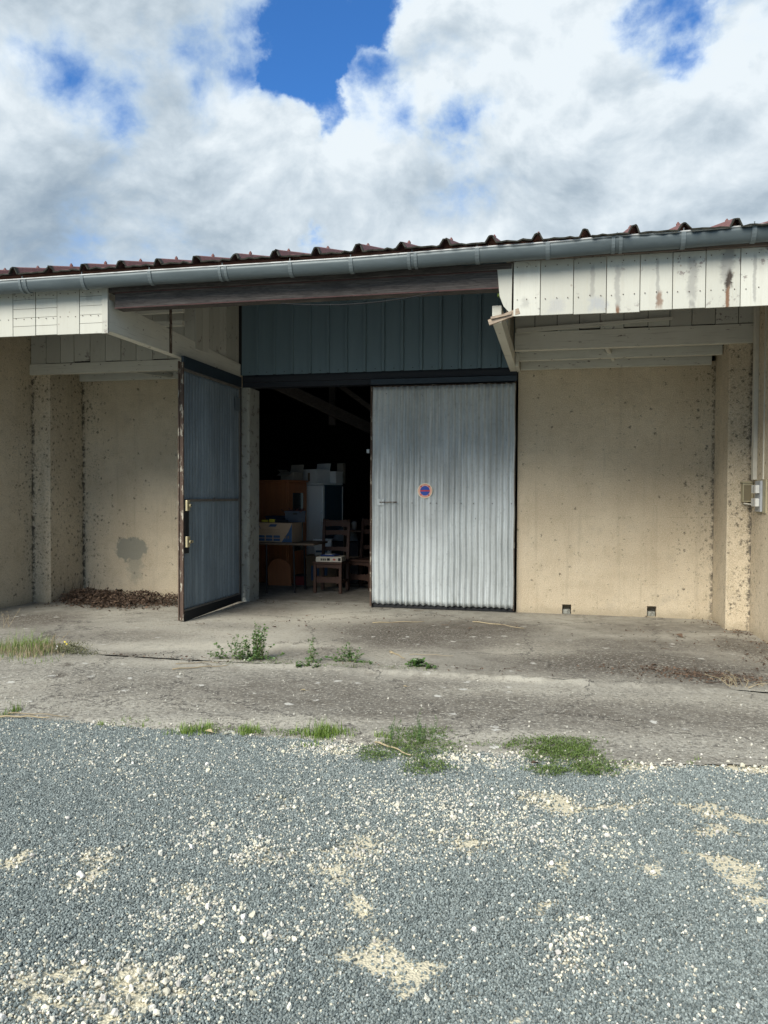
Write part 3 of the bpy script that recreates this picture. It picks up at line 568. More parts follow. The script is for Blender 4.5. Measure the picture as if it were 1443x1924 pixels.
# rafters and purlins under the roof
b = MB()
for k in range(9):
    x = -7.6+1.27*k; 
    if abs(x+4.3) < .1: x -= .2
    b.beam((x, -2.95, RZ(-2.95)-.10), (x, 4.4, RZ(4.4)-.10), .07, .13)
for y in (-2.2, -1.1, .5, 2.0, 3.5): b.beam((-9.5, y, RZ(y)-.055), (5.2, y, RZ(y)-.055), .06, .05)
b.build('rafters', m_beam, WH)
# eave board behind the gutter
b = MB(); pts = []
xs = np.arange(-9.6, 5.4, .9)
for i in range(len(xs)-1):
    dz = random.uniform(-.004, .004); b.box(xs[i], xs[i+1]-.002, -3.115+random.uniform(-.002, .002), -3.085, 3.545+dz, 3.668+dz)
b.build('eave_board', m_brown, WH)
# gutter
gz = [(-9.6, 3.612), (-5.48, 3.605), (-3.80, 3.610), (-2.40, 3.607), (-1.84, 3.607), (-1.29, 3.616), (-.72, 3.626), (-.13, 3.630), (.43, 3.646), (.94, 3.647), (1.64, 3.663), (5.4, 3.68)]
def gutter_z(x): return float(np.interp(x, [g[0] for g in gz], [g[1] for g in gz]))
b = MB(); xs = np.arange(-9.6, 5.41, .1); vs = []; fs = []; K = 12; Rg = .068
for x in xs:
    for a in range(K+1):
        th = math.pi*a/K; wob = .0015*math.sin(x*5+a)
        vs.append((x, -3.2+math.cos(th)*(Rg+wob), gutter_z(x)-math.sin(th)*(Rg*1.62+wob)))
for i in range(len(xs)-1):
    for a in range(K): fs.append((i*(K+1)+a, i*(K+1)+a+1, (i+1)*(K+1)+a+1, (i+1)*(K+1)+a))
b.add(vs, fs, .5); gut = b.build('gutter', m_zinc, WH, smooth=True); md = gut.modifiers.new('t', 'SOLIDIFY'); md.thickness = .003
b = MB(); b.tube([(x, -3.2-Rg, gutter_z(x)+.004) for x in xs], .0085, 8); b.build('rolled_edge', m_zincl, gut, smooth=True)
for i, x in enumerate([-7.1, -6.5, -5.85, -5.209, -4.549, -3.829, -3.084, -2.423, -1.852, -1.295, -.725, -.13, .433, .952, 1.485, 2.05, 2.6]):
    x = x*1.0+.04 if x < 2 else x; ring = []
    wd = .02 if i % 3 else .03
    q = MB()
    for s_ in ((-wd, wd) if not i % 3 else (0,)):
        vs = []; hw = .018 if i % 3 else .014
        for a in range(13):
            th = math.pi*a/12
            for dx in (-hw, hw): vs.append((x+s_+dx, -3.2+math.cos(th)*(Rg+.010), gutter_z(x)-math.sin(th)*(Rg*1.62+.010)))
        q.add(vs, [(2*a, 2*a+1, 2*a+3, 2*a+2) for a in range(12)], .5)
    q.box(x-.004, x+.004, -3.27, -3.262, gutter_z(x), gutter_z(x)+.035)
    o = q.build('gutter_bracket', m_zincb, gut, smooth=False); md = o.modifiers.new('t', 'SOLIDIFY'); md.thickness = .006
# bare front beams across the open middle bay
b = MB(); b.box(-4.36, -.40, -3.06, -2.95, 3.492, 3.545); b.box(-4.30, -.50, -3.03, -2.88, 3.335, 3.488); b.build('front_beam', m_beam, WH, bevel=.004)
m_redp = plain('red_primer_edge', (.075, .032, .03), .8, 0, .5, 20)
b = MB(); b.box(-4.30, -.50, -3.034, -3.031, 3.333, 3.343); b.box(-4.30, -.50, -3.034, -3.031, 3.482, 3.49); b.build('beam_edge', m_redp, WH)
# vertical board fascias
def boards(x0, x1, y, zb, zt, wd, th=.02, gap=.006, lst=None, jz=.006):
    b = MB(); x = x0; i = 0
    es = lst or [x0+wd*k for k in range(int((x1-x0)/wd)+1)]+[x1]
    for i in range(len(es)-1):
        if es[i+1]-es[i] < .02: continue
        dj = random.uniform(-jz, jz); dy = random.uniform(-.003, .003)
        if lst and round(es[i], 3) in (-5.44, -5.177, -4.675):
            zs_ = [zb+dj, zb+.10, zb+.185, zb+.275, zb+.37, zt]; rn = random.random()
            for a_, c_ in zip(zs_[:-1], zs_[1:]): b.box(es[i]+gap/2, es[i+1]-gap/2, y+dy, y+dy+th, a_+.0015, c_-.0015, rnd=rn)
            continue
        b.box(es[i]+gap/2, es[i+1]-gap/2, y+dy, y+dy+th, zb+dj, zt)
    return b
lx = [-9.5, -9.26, -9.0, -8.75, -8.5, -8.25, -8.0, -7.75, -7.49, -7.24, -6.98, -6.72, -6.47, -6.22, -5.97, -5.74, -5.44, -5.177, -4.93, -4.675, -4.42]
fl = boards(0, 0, -3.06, 3.095, 3.55, 0, lst=lx).build('fascia_boards', m_white, WH, bevel=.002)
b = MB(); b.box(-4.417, -4.352, -3.075, -3.05, 3.085, 3.55); b.build('corner_board', m_white, WH, bevel=.002)
rx = [-.385, -.152, .129, .404, .679, .941, 1.202, 1.471, 1.75, 2.03, 2.3, 2.58, 2.86, 3.14, 3.42, 3.7, 4.0, 4.3, 4.6, 4.9, 5.2]
fr_ = boards(0, 0, -3.06, 3.07, 3.55, 0, lst=rx).build('fascia_boards', m_white, WH, bevel=.002)
m_nail = plain('rusty_nail', (.06, .03, .02), .8)
for (es, zz, par, lo_, hi_) in ((lx, (3.27, 3.50), fl, -6.0, -4.4), (rx, (3.22, 3.50), fr_, -.4, 1.8)):
    for i in range(len(es)-1):
        if not lo_ < (es[i]+es[i+1])/2 < hi_: continue
        for z in zz:
            for f in (.15, .5, .83):
                x = es[i]+(es[i+1]-es[i])*f; zr = z+random.uniform(-.008, .008); q = MB(); q.tube([(x, -3.060, zr), (x, -3.067, zr)], .0042, 6); q.build('nail', m_nail, par)
# torn end of the right bay: tilted return board, rotten splinter and moss
b = MB(); b.prism([(-.53, 3.53), (-.395, 3.54), (-.40, 3.09), (-.47, 3.17), (-.505, 3.26)], 1, -3.055, -3.035); b.build('end_board', m_white, WH)
b = MB(); b.beam((-.60, -3.02, 3.035), (-.33, -3.05, 3.12), .03, .05); b.beam((-.58, -3.05, 3.07), (-.40, -3.06, 3.10), .02, .02); b.build('splintered_board', mat('rotten_wood', raw_wood((.33, .26, .19), (.17, .12, .09), (.45, .38, .29))), WH)
b = MB()
for i in range(26):
    x = -.52+random.random()*.09; z = 3.255+random.random()*.015; b.tube([(x, -2.98-random.random()*.05, z), (x+random.uniform(-.012, .012), -3.0, z+random.uniform(.015, .045))], [.009, .003], 5)
tag(b.build('moss', m_grassd), 'tuft of dark moss on the broken end of the right eave beam', 'moss')
# side beams running back to the door wall
b = MB(); b.add([(-4.45, -3.045, 3.11), (-4.356, -3.045, 3.11), (-4.356, -3.045, 3.43), (-4.45, -3.045, 3.43), (-4.34, -.03, 3.08), (-4.246, -.03, 3.08), (-4.246, -.03, 3.28), (-4.34, -.03, 3.28)], [(0, 1, 2, 3), (7, 6, 5, 4), (0, 4, 5, 1), (1, 5, 6, 2), (2, 6, 7, 3), (3, 7, 4, 0)]); b.build('side_beam', m_whiteh, WH, bevel=.005)
b = MB(); b.box(-.585, -.50, -2.86, -.03, 3.07, 3.225); b.build('side_beam', m_whiteh, WH, bevel=.005)
b = MB(); b.box(-.497, -.455, -.50, -.03, 3.06, 3.22); b.build('beam_cleat', m_whiteh, WH, bevel=.004)
b = MB(); b.box(-4.315, -4.300, -1.90, -1.86, 3.10, 3.66); b.build('iron_strap', m_rust, WH)
# boards over the back half of the side beams
def side_boards(x, ys_):
    b = MB()
    for i in range(len(ys_)-1):
        y0_, y1_ = ys_[i]+.003, ys_[i+1]-.003; b.prism([(y0_, 3.26), (y1_, 3.26), (y1_, RZ(y1_)-.02), (y0_, RZ(y0_)-.02)], 0, x, x+.02)
    return b
side_boards(-4.30, [-1.31, -1.12, -.94, -.83, -.64, -.42, -.27, -.12, -.01]).build('side_boards', m_white, WH)
side_boards(-.56, [-1.31, -1.1, -.9, -.7, -.5, -.3, -.15, -.01]).build('side_boards', m_white, WH)
# white beams over each recess, with boards above
b = MB(); b.box(-7.16, -4.36, -.80, -.72, 3.095, 3.235); b.build('cross_beam', m_whiteh, WH, bevel=.005)
b = MB(); b.box(-.49, 2.26, -.80, -.72, 3.19, 3.40); b.build('cross_beam', m_whiteh, WH, bevel=.005)
b = MB(); b.box(-6.69, -4.35, -.10, -.04, 3.10, 3.26); b.build('wall_beam', m_whiteh, WH, bevel=.004)
b = MB(); b.box(-.49, 1.85, -.45, -.39, 3.13, 3.26); b.build('wall_beam', m_whiteh, WH, bevel=.004)
b = MB(); b.box(-.45, 1.80, -.10, -.04, 3.075, 3.22); b.build('wall_beam', m_whiteh, WH, bevel=.004)
b = MB(); b.beam((-5.55, -.70, 3.135), (-5.25, -.12, 3.135), .05, .05); b.build('brace', m_whiteh, WH)
b = MB(); b.beam((.55, -.72, 3.22), (.68, -.04, 3.18), .04, .05); b.build('brace', m_whiteh, WH)
def infill(x0, x1, wd, zb):
    b = MB(); x = x0
    while x < x1-.05:
        w_ = wd*random.uniform(.9, 1.1); e_ = min(x+w_, x1); b.box(x+.004, e_-.004, -.79+random.uniform(-.002, .002), -.765, zb+random.uniform(-.012, .012), RZ(-.78)-.02); x = e_
    return b
infill(-6.96, -4.36, .222, 3.245).build('infill_boards', m_white, WH)
infill(-.49, 2.10, .25, 3.41).build('infill_boards', m_white, WH)
b = MB(); b.prism([(-.47, 3.385), (1.25, 3.47), (1.25, 3.50), (-.47, 3.44)], 1, -.835, -.812); b.build('cover_strip', m_whiteh, WH)
b = MB(); b.box(-6.2, -4.36, -1.50, -1.44, 3.66, 3.80); b.box(-6.2, -4.40, -1.42, -1.36, 3.52, 3.58); b.build('tie_boards', m_whiteh, WH)
# cable under the beam
pts = [Vector((-2.55+1.5*t_/20, -3.035, 3.30-.055*math.sin(math.pi*t_/20)**.9+.03*t_/20)) for t_ in range(21)]
b = MB(); b.tube(pts, .005, 6); tag(b.build('cable', m_rubber, smooth=True), 'thin black cable sagging under the bare front beam', 'cable')
# ---- doors
def corrugated(w_, h_, pitch=.0765, amp=.0095, seed=0, rag=True, seam=None):
    nx = int(w_/pitch*8); nz = 46; xs = np.linspace(0, w_, nx+1); b = MB(); vs = []
    zs = np.linspace(0, h_, nz+1)
    for j, z in enumerate(zs):
        dent = .006*(fbm(xs, np.full_like(xs, z), 2.2, 4, seed)-.5)*2 + .008*np.exp(-((z-.25)/.03)**2)*(fbm(xs, xs*0, 4, 3, seed+3)-.4) 
        for i, x in enumerate(xs):
            a = amp*(1+.25*math.sin(x*9+seed)); zz = z
            if j == 0 and rag: zz += .010*abs(math.sin(x/pitch*math.pi))+.016*(vnoise(np.array([x*22.]), np.array([1.]), seed)[0]-.5)
            s_ = -.010 if seam and x > seam else 0
            vs.append((x+(.003*math.sin(z*7+x*3)), -a*math.cos(2*math.pi*x/pitch)+dent[i]*(1+2.0*(z < .5)*(.5-z))+s_, zz))
    n1 = nx+1
    fs = [(j*n1+i, j*n1+i+1, (j+1)*n1+i+1, (j+1)*n1+i) for j in range(nz) for i in range(nx)]; b.add(vs, fs, .5); return b
# closed right leaf
DX0, DX1 = -2.385, -.50
b = corrugated(DX1-DX0-.03, 2.855, amp=.0145, seed=4, seam=.93); ro(b, Matrix.Translation((DX0+.02, -.075, .055)))
dl = b.build('door_leaf', m_galv, WH, smooth=True, label='closed pale galvanised corrugated door leaf with round no parking sticker'); md = dl.modifiers.new('t', 'SOLIDIFY'); md.thickness = .0015
b = MB(); b.box(DX0-.005, DX0+.018, -.10, .02, .02, 2.92); b.box(DX1-.022, DX1-.008, -.088, .01, .03, 2.94)
b.box(DX0+.02, DX1-.025, -.05, -.01, 2.87, 2.93); b.box(DX0+.02, DX1-.025, -.05, -.01, .04, .10); b.box(DX0+.02, DX1-.025, -.05, -.01, 1.37, 1.41); b.build('door_frame', m_rust, dl, bevel=.003)
b = MB(); b.box(DX0-.01, DX1-.0, -.07, .02, 2.945, 3.018); b.build('top_rail', m_navy, WH, bevel=.004)
b = MB(); b.box(DX0+.01, DX1-.01, -.055, -.03, .012, .065); b.build('rubber_skirt', m_rubber, dl)
b = MB(); zz = np.linspace(.03, 2.95, 60); vs = []
for z in zz: vs += [(DX1-.006, -.07, z), (DX1-.001+.009*math.sin(z*9)*math.sin(z*3.1)+random.uniform(-.004, .004), -.062, z)]
b.add(vs, [(2*i, 2*i+1, 2*i+3, 2*i+2) for i in range(59)]); o = b.build('gap_shade', m_rubber, dl); md = o.modifiers.new('t', 'SOLIDIFY'); md.thickness = .01  # black wavy strip standing in for the shade in the gap beside the leaf
b = MB(); b.tube([(-2.262, -.105, 1.40), (-2.03, -.105, 1.402)], .0055, 8); b.tube([(-2.25, -.105, 1.40), (-2.25, -.07, 1.40)], .005, 6); b.tube([(-2.04, -.105, 1.402), (-2.04, -.07, 1.402)], .005, 6); b.build('handle', m_rust, dl)
b = MB(); b.box(-2.31, -2.20, -.0915, -.0875, 1.355, 1.445); b.box(-2.225, -2.205, -.096, -.092, 1.36, 1.44); b.build('lock_plate', m_galv, dl, bevel=.002)
m_scr = plain('dull_screw', (.12, .12, .115), .5, .5)
for x in (-1.83, -1.59, -1.51, -1.28, -1.19, -1.03, -.79, -.55, -2.2, -1.0):
    z = 1.392 if x not in (-1.0,) else 1.2
    b = MB(); b.tube([(x, -.083, z), (x, -.091, z)], .0075, 8); b.build('door_screw', m_scr, dl)
for x, z in ((-.60, 2.55), (-.60, 2.42), (-.61, 2.33), (-.62, 2.20), (-1.0, 1.19), (-2.18, 2.82), (-1.7, 2.78), (-.62, 2.86)):
    b = MB(); b.tube([(x, -.083, z), (x, -.09, z)], .005, 8); b.build('door_screw', m_scr, dl)
# sticker: blue disc, red bar, pale ring with red dashes and lettering
SX, SZ, SR, SY = -1.66, 1.552, .098, -.092
def disc(r0, r1, y, m, name, par, n=48, a0=0, a1=2*math.pi):
    q = MB(); vs = []
    for i in range(n+1):
        a = a0+(a1-a0)*i/n; vs += [(SX+r0*math.cos(a), y, SZ+r0*math.sin(a)), (SX+r1*math.cos(a), y, SZ+r1*math.sin(a))]
    q.add(vs, [(2*i, 2*i+1, 2*i+3, 2*i+2) for i in range(n)]); return q.build(name, m, par)
def mpl(name, c, rough=.5): return plain(name, c, rough, 0, .08, 20, .02)
m_pink, m_blue, m_red, m_cream = mpl('faded_pink', (.78, .42, .30)), mpl('sticker_blue', (.012, .06, .36)), mpl('sticker_red', (.50, .03, .035)), mpl('sticker_cream', (.82, .72, .50))
q = MB(); q.tube([(SX, -.0855, SZ), (SX, SY, SZ)], SR, 48); stk = q.build('sticker', m_cream, dl)
stk['label'] = 'round no parking sticker, blue disc with red bar'
q = MB(); q.cur = 0
def ringq(q, r0, r1, y, a0=0, a1=2*math.pi, n=48):
    vs = []
    for i in range(n+1):
        a = a0+(a1-a0)*i/n; vs += [(SX+r0*math.cos(a), y, SZ+r0*math.sin(a)), (SX+r1*math.cos(a), y, SZ+r1*math.sin(a))]
    q.add(vs, [(2*i, 2*i+1, 2*i+3, 2*i+2) for i in range(n)])
ringq(q, .0, .090, SY-.0008); q.cur = 1; ringq(q, 0, .063, SY-.0016); q.cur = 2
q.quad((SX-.063, SY-.0022, SZ-.009), (SX+.063, SY-.0022, SZ-.009), (SX+.063, SY-.0022, SZ+.009), (SX-.063, SY-.0022, SZ+.009))
for ad in (45, 225, 133, 312): ringq(q, .065, .084, SY-.0018, R_(ad-6), R_(ad+6), 4)
rot = Matrix.Rotation(0, 4, 'Z'); me_parts = q
# tiny lettering round the ring
txt = bpy.data.curves.new('lettering', 'FONT')
def letters(word, amid, top=True, size=.017, rad=.0745):
    n = len(word); st = R_(9.5)
    for i, ch in enumerate(word):
        if ch == ' ': continue
        k_ = i-(n-1)/2; a = R_(amid)-k_*st if top else R_(amid)+k_*st
        cu = bpy.data.curves.new('t', 'FONT'); cu.body = ch; cu.size = size; cu.align_x = 'CENTER'; cu.align_y = 'CENTER'
        ob = bpy.data.objects.new('t', cu); C.objects.link(ob); dg = bpy.context.evaluated_depsgraph_get(); me = bpy.data.meshes.new_from_object(ob.evaluated_get(dg))
        th = a-math.pi/2 if top else a+math.pi/2
        M = Matrix.Translation((SX+rad*math.cos(a), SY-.0020, SZ+rad*math.sin(a))) @ Matrix.Rotation(-th, 4, 'Y') @ Matrix.Rotation(math.pi/2, 4, 'X')
        q.add([M @ v.co for v in me.vertices], [tuple(p.vertices) for p in me.polygons]); bpy.data.objects.remove(ob)
letters('STATIONNEMENT', 90, True, rad=.0765); letters('INTERDIT', 270, False, rad=.0765)
q.build('sticker_face', [m_pink, m_blue, m_red], dl)
m_railg = plain('grimy_frame', (.13, .12, .105), .8, 0, .5, 15)
# open left leaf, standing at right angles to the wall: its inner face looks to +x
LX = -4.225; L0, L1 = -.06, -1.76; LL = L0-L1
b = corrugated(LL-.05, 2.84, pitch=.0765, amp=.013, seed=9); M = Matrix.Translation((LX-.02, L1+.035, .11)) @ Matrix.Rotation(math.pi/2, 4, 'Z'); ro(b, M)
ll = b.build('door_leaf', m_galvd, WH, smooth=True, label='open corrugated door leaf seen from its inner side, its shade put into a darker grey'); md = ll.modifiers.new('t', 'SOLIDIFY'); md.thickness = .0015
b = MB(); b.box(LX-.035, LX+.010, L1, L1+.026, .02, 3.02); b.box(LX-.052, LX-.037, L1-.012, L1+.03, .02, 3.03)
b.build('door_frame', m_rust, ll, bevel=.003)
b = MB(); b.box(LX-.03, LX+.004, L1+.027, L0-.03, 2.925, 2.955); b.box(LX-.03, LX+.008, L1+.027, L0-.03, 1.405, 1.435); b.box(LX-.03, LX+.004, L1+.027, L0-.03, .11, .14); b.box(LX-.03, LX+.004, L0-.06, L0-.03, .142, 2.923)
for y in (-.95, -.15): b.box(LX+.005, LX+.022, y-.012, y+.012, 1.40, 1.45)
b.build('frame_rail', m_railg, ll, bevel=.002)
b = MB(); b.box(LX-.03, LX+.006, L1+.027, L0, 2.957, 3.095); b.build('top_rail', m_navy, ll)
b = MB(); b.prism([(L1+.03, .005), (L0-.03, .03), (L0-.03, .12), (L1+.03, .12)], 0, LX+.005, LX+.013); b.build('rubber_skirt', m_rubber, ll)
b = MB(); b.box(-4.30, -4.2435, -.055, -.004, .02, 2.96); b.build('hinge_post', m_dark, WH)
m_brass = plain('cream_lock', (.52, .45, .27), .35, .3)
lk = MB(); lk.box(LX+.010, LX+.018, L1+.03, L1+.125, .80, 1.42); lk.build('lock_board', m_rubber, ll)
for z in (1.36, .935):
    q = MB(); q.box(LX+.0185, LX+.045, L1+.032, L1+.105, z-.062, z+.062); q.tube([(LX+.045, L1+.085, z), (LX+.066, L1+.085, z)], .02, 14)
    if z < 1: q.box(LX+.046, LX+.060, L1+.075, L1+.16, z-.014, z+.014)
    lo = q.build('lock', m_brass, ll, bevel=.003)
    q = MB(); q.box(LX+.0455, LX+.047, L1+.038, L1+.05, z-.035, z+.035); q.tube([(LX+.066, L1+.085, z), (LX+.070, L1+.085, z)], .009, 10); q.build('keyhole', m_rubber, lo)
q = MB(); q.box(LX+.005, LX+.012, L0-.22, L0-.07, 2.62, 2.80); q.build('hinge_plate', m_galvd, ll)
q = MB(); q.box(-2.46, -2.425, -.02, .0, 2.05, 2.10); q.build('latch_block', m_galv, WH)
# ------------------------------------------------------------------ conduit and meter boxes on the right side wall
m_pvc = plain('cream_plastic', (.55, .52, .43), .5); m_beige = plain('beige_enamel', (.36, .32, .20), .5, 0, .3); m_grey = plain('grey_plastic', (.34, .36, .37), .45); m_lgrey = plain('pale_grey_plastic', (.60, .60, .56), .4)
t = thing('cable_trunking', 'cream plastic cable trunking running down the right side wall to the meter boxes', 'trunking', (2.11, -.95, 1.68))
q = MB(); q.box(-.042, 0, -.045, .045, 0, 1.94); q.build('trunking', m_pvc, t, bevel=.004)
q = MB(); q.box(-.012, 0, -.30, -.285, 0, 1.94); tag(ro(q, Matrix.Translation((2.11, -.97, 1.68))).build('wall_strip', m_pvc), 'narrow pale strip on the side wall right of the cream trunking', 'strip')
t = thing('junction_box', 'old open beige metal junction box on the corner of the right pilaster', 'junction box', (2.035, -.752, 1.42))
q = MB(); q.box(-.035, .068, -.11, 0, .02, .225); q.build('casing', m_beige, t, bevel=.004)
q = MB(); q.box(-.028, .05, -.114, -.111, .035, .205); q.build('cover', plain('brown_board', (.17, .14, .08), .7), t)
q = MB(); q.box(-.045, .060, -.122, -.0, .226, .244); q.build('lid', m_beige, t, bevel=.003)
q = MB(); q.beam((-.03, -.12, .005), (.07, -.13, -.01), .03, .012); q.build('bracket', m_pvc, t)
t = thing('meter_box', 'grey and cream switch panel beside the beige junction box, two pale breakers', 'electrical box', (2.11, -1.16, 1.33))
q = MB(); q.box(-.012, 0, -.24, .16, -.005, .345); q.build('back_board', m_beige, t, bevel=.003)
q = MB(); q.box(-.035, -.0125, -.12, .10, .01, .335); q.build('panel', m_grey, t, bevel=.004)
for z in (.065, .205):
    q = MB(); q.box(-.075, -.036, -.09, .09, z, z+.085); br_ = q.build('breaker', m_lgrey, t, bevel=.003)
    q = MB(); q.box(-.077, -.0755, -.01, -.004, z+.01, z+.075); q.build('seam', m_rubber, br_)
# ------------------------------------------------------------------ inside the hall
m_wood = plain('dark_table_wood', (.12, .085, .055), .6, 0, .4); m_card = plain('brown_cardboard', (.42, .29, .18), .85, 0, .15); m_cardb = plain('print_blue', (.04, .085, .16), .7)
m_cardd = plain('plain_cardboard', (.20, .14, .085), .9, 0, .2); m_wh = plain('white_card', (.72, .73, .70), .7, 0, .12); m_fr = plain('white_enamel', (.82, .84, .80), .3, 0, .05, 3, .01); m_frs = plain('shaded_enamel_side', (.045, .085, .11), .4)  # teal side: shade on the white fridge put into the colour
m_red = plain('varnished_red_wood', (.30, .10, .045), .4, 0, .35, 6); m_chair = plain('carved_dark_wood', (.070, .032, .018), .65, 0, .6, 30); m_steel = plain('dark_tube', (.012, .011, .011), .7)
m_crate = plain('navy_plastic', (.012, .025, .045), .5); m_yel = plain('yellow_plastic', (.62, .50, .05), .4); m_mirror = plain('mirror_glass', (.45, .50, .46), .12, .9, .03, 3, 0)
def wardrobe_wood(t):
    P = geo(t); x, y, z = t.xyz(P); n = t.noise(t.scale(P, (18, 18, 1)), 1, 5, .6)
    return dict(Base_Color=t.mix(n, (.30, .10, .045), (.55, .22, .09)), Roughness=.45)
m_ward = mat('red_brown_veneer', wardrobe_wood)
# table
t = thing('table', 'dark wooden trestle table carrying the cardboard box and crates, just inside the door', 'table', (-4.35, 1.3, 0))
q = MB(); q.box(-.62, .85, -.34, .36, .735, .765); q.build('table_top', m_wood, t, bevel=.004)
for (x, y) in ((-.55, -.28), (.50, -.20), (-.55, .30), (.50, .30), (.1, -.33)):
    q = MB(); q.tube([(x, y, 0), (x*.96, y, .735)], .016, 8); q.build('leg', m_steel, t)
# cardboard box with blue print
t = thing('cardboard_box', 'brown cardboard box with blue printed symbols on the table', 'box', (-4.20, 1.28, .767), R_(-3))
q = MB(); q.box(-.33, .33, -.20, .20, 0, .295); bx = q.build('box_body', m_card, t, bevel=.004)
q = MB(); F = -.2025
for i in range(3):
    for j in range(2):
        cx = -.17+i*.125; cz = .075-(.048*j)+.01; q.prism([(cx-.05, cz-.018), (cx+.05, cz-.018), (cx+.055, cz), (cx+.05, cz+.02), (cx-.05, cz+.02), (cx-.055, cz)], 1, F, F+.001)
q.prism([(.16, .005), (.328, .005), (.328, .285), (.27, .16)], 1, F, F+.001); q.prism([(-.328, .02), (-.27, .02), (-.30, .28), (-.328, .28)], 1, F, F+.001)
q.prism([(-.06, .235), (.06, .235), (.09, .275), (-.02, .275)], 1, F, F+.001); q.prism([(-.19, .20), (-.18, .20), (-.215, .26), (-.225, .26)], 1, F, F+.001); q.build('print', m_cardb, bx)
q = MB()
for i in range(4): q.box(-.19, .13, F-.0002, F+.0008, .125+.022*i, .128+.022*i)
for cx in (.225, .27): q.box(cx-.012, cx+.012, F-.002, F-.001, .06, .10)
q.build('fine_print', m_cardd, bx)
# crates on the box and behind it
def crate(name, loc, sx, sy, h_, label, cat, m, rz=0):
    t = thing(name, label, cat, loc, rz)
    q = MB(); th = .008; tp = 1.06
    for (a, c) in (((-sx, -sy), (sx, -sy)), ((sx, -sy), (sx, sy)), ((sx, sy), (-sx, sy)), ((-sx, sy), (-sx, -sy))):
        q.add([(a[0], a[1], 0), (c[0], c[1], 0), (c[0]*tp, c[1]*tp, h_), (a[0]*tp, a[1]*tp, h_), (a[0]*.95, a[1]*.95, .01), (c[0]*.95, c[1]*.95, .01), (c[0]*tp*.95, c[1]*tp*.95, h_), (a[0]*tp*.95, a[1]*tp*.95, h_)], [(0, 1, 2, 3), (5, 4, 7, 6), (3, 2, 6, 7), (0, 3, 7, 4), (1, 5, 6, 2)])
    q.box(-sx, sx, -sy, sy, 0, .008); q.build('shell', m, t)
    q = MB(); q.box(-sx*1.1, sx*1.1, -sy*1.12, -sy*1.07, h_-.03, h_+.002); q.box(-sx*1.1, sx*1.1, sy*1.07, sy*1.12, h_-.03, h_+.002); q.box(-sx*1.1, -sx*1.05, -sy*1.07, sy*1.07, h_-.03, h_+.002); q.box(sx*1.05, sx*1.1, -sy*1.07, sy*1.07, h_-.03, h_+.002); q.build('rim', m, t, bevel=.003)
    return t
t = crate('plastic_crate', (-4.00, 1.55, 1.064), .15, .16, .17, 'dark navy plastic crate full of tools, on the printed cardboard box', 'crate', m_crate, R_(18))
q = MB(); q.box(-.03, .03, -.187, -.184, .12, .145); q.build('grip', m_rubber, t)
t2 = crate('plastic_crate', (-4.32, 1.72, .768), .17, .14, .38, 'low dark plastic crate behind the yellow spirit level', 'crate', m_crate)
q = MB()
for i in range(18):
    a = Vector((-4.00+random.uniform(-.12, .12), 1.55+random.uniform(-.12, .12), 1.20)); q.tube([a, a+Vector((random.uniform(-.1, .1), random.uniform(-.1, .1), random.uniform(.02, .09)))], random.uniform(.006, .016), 6)
tag(q.build('tools', plain('worn_red_handle', (.16, .06, .05), .5, .1, .5)), 'jumble of reddish handled tools heaped in the navy crate', 'tools')
q = MB(); q.tube([(-4.42, 1.20, 1.085), (-4.30, 1.20, 1.085)], .018, 10); q.box(-4.29, -4.20, 1.17, 1.21, 1.066, 1.115); q.cur = 1; q.box(-4.30, -4.29, 1.16, 1.23, 1.065, 1.12); q.box(-4.199, -4.0, 1.17, 1.23, 1.065, 1.105)
tag(q.build('spirit_level', [m_yel, m_rubber], bevel=.002), 'yellow and black hand tool lying on the printed cardboard box', 'tool')
# wardrobe
t = thing('wardrobe', 'red brown wooden wardrobe with a narrow mirror left of the white fridge', 'wardrobe', (-4.83, 3.25, 0), R_(72))
q = MB(); q.box(-.27, .27, -.30, .30, .0, 1.70); q.build('carcass', m_ward, t, bevel=.008)
q = MB(); q.box(-.29, .29, -.33, .31, 1.701, 1.735); q.build('cornice', m_ward, t, bevel=.01)
dq = MB(); dq.box(-.25, .25, -.318, -.302, .08, 1.68); dd = dq.build('door', m_ward, t, bevel=.004)
q = MB(); q.box(-.14, .14, -.324, -.3185, .55, 1.52); q.build('mirror', m_mirror, dd)
# fridge
t = thing('fridge', 'tall white upright fridge carrying white boxes in the middle of the hall', 'fridge', (-4.28, 3.85, 0), R_(-20))
q = MB(); q.box(-.25, .25, -.24, .26, .03, 1.66); q.build('cabinet', m_frs, t, bevel=.01)
q = MB(); q.box(-.255, .255, -.305, -.243, .08, 1.655); fd = q.build('door', m_fr, t, bevel=.02)
q = MB(); q.box(-.262, .262, -.31, .265, 1.662, 1.69); q.build('top', m_fr, t, bevel=.006)
q = MB(); q.box(.21, .235, -.335, -.306, .9, 1.2); q.build('handle', m_fr, fd, bevel=.005)
q = MB(); q.box(.245, .262, .268, .275, .1, 1.64); q.build('rear_trim', m_wh, t)
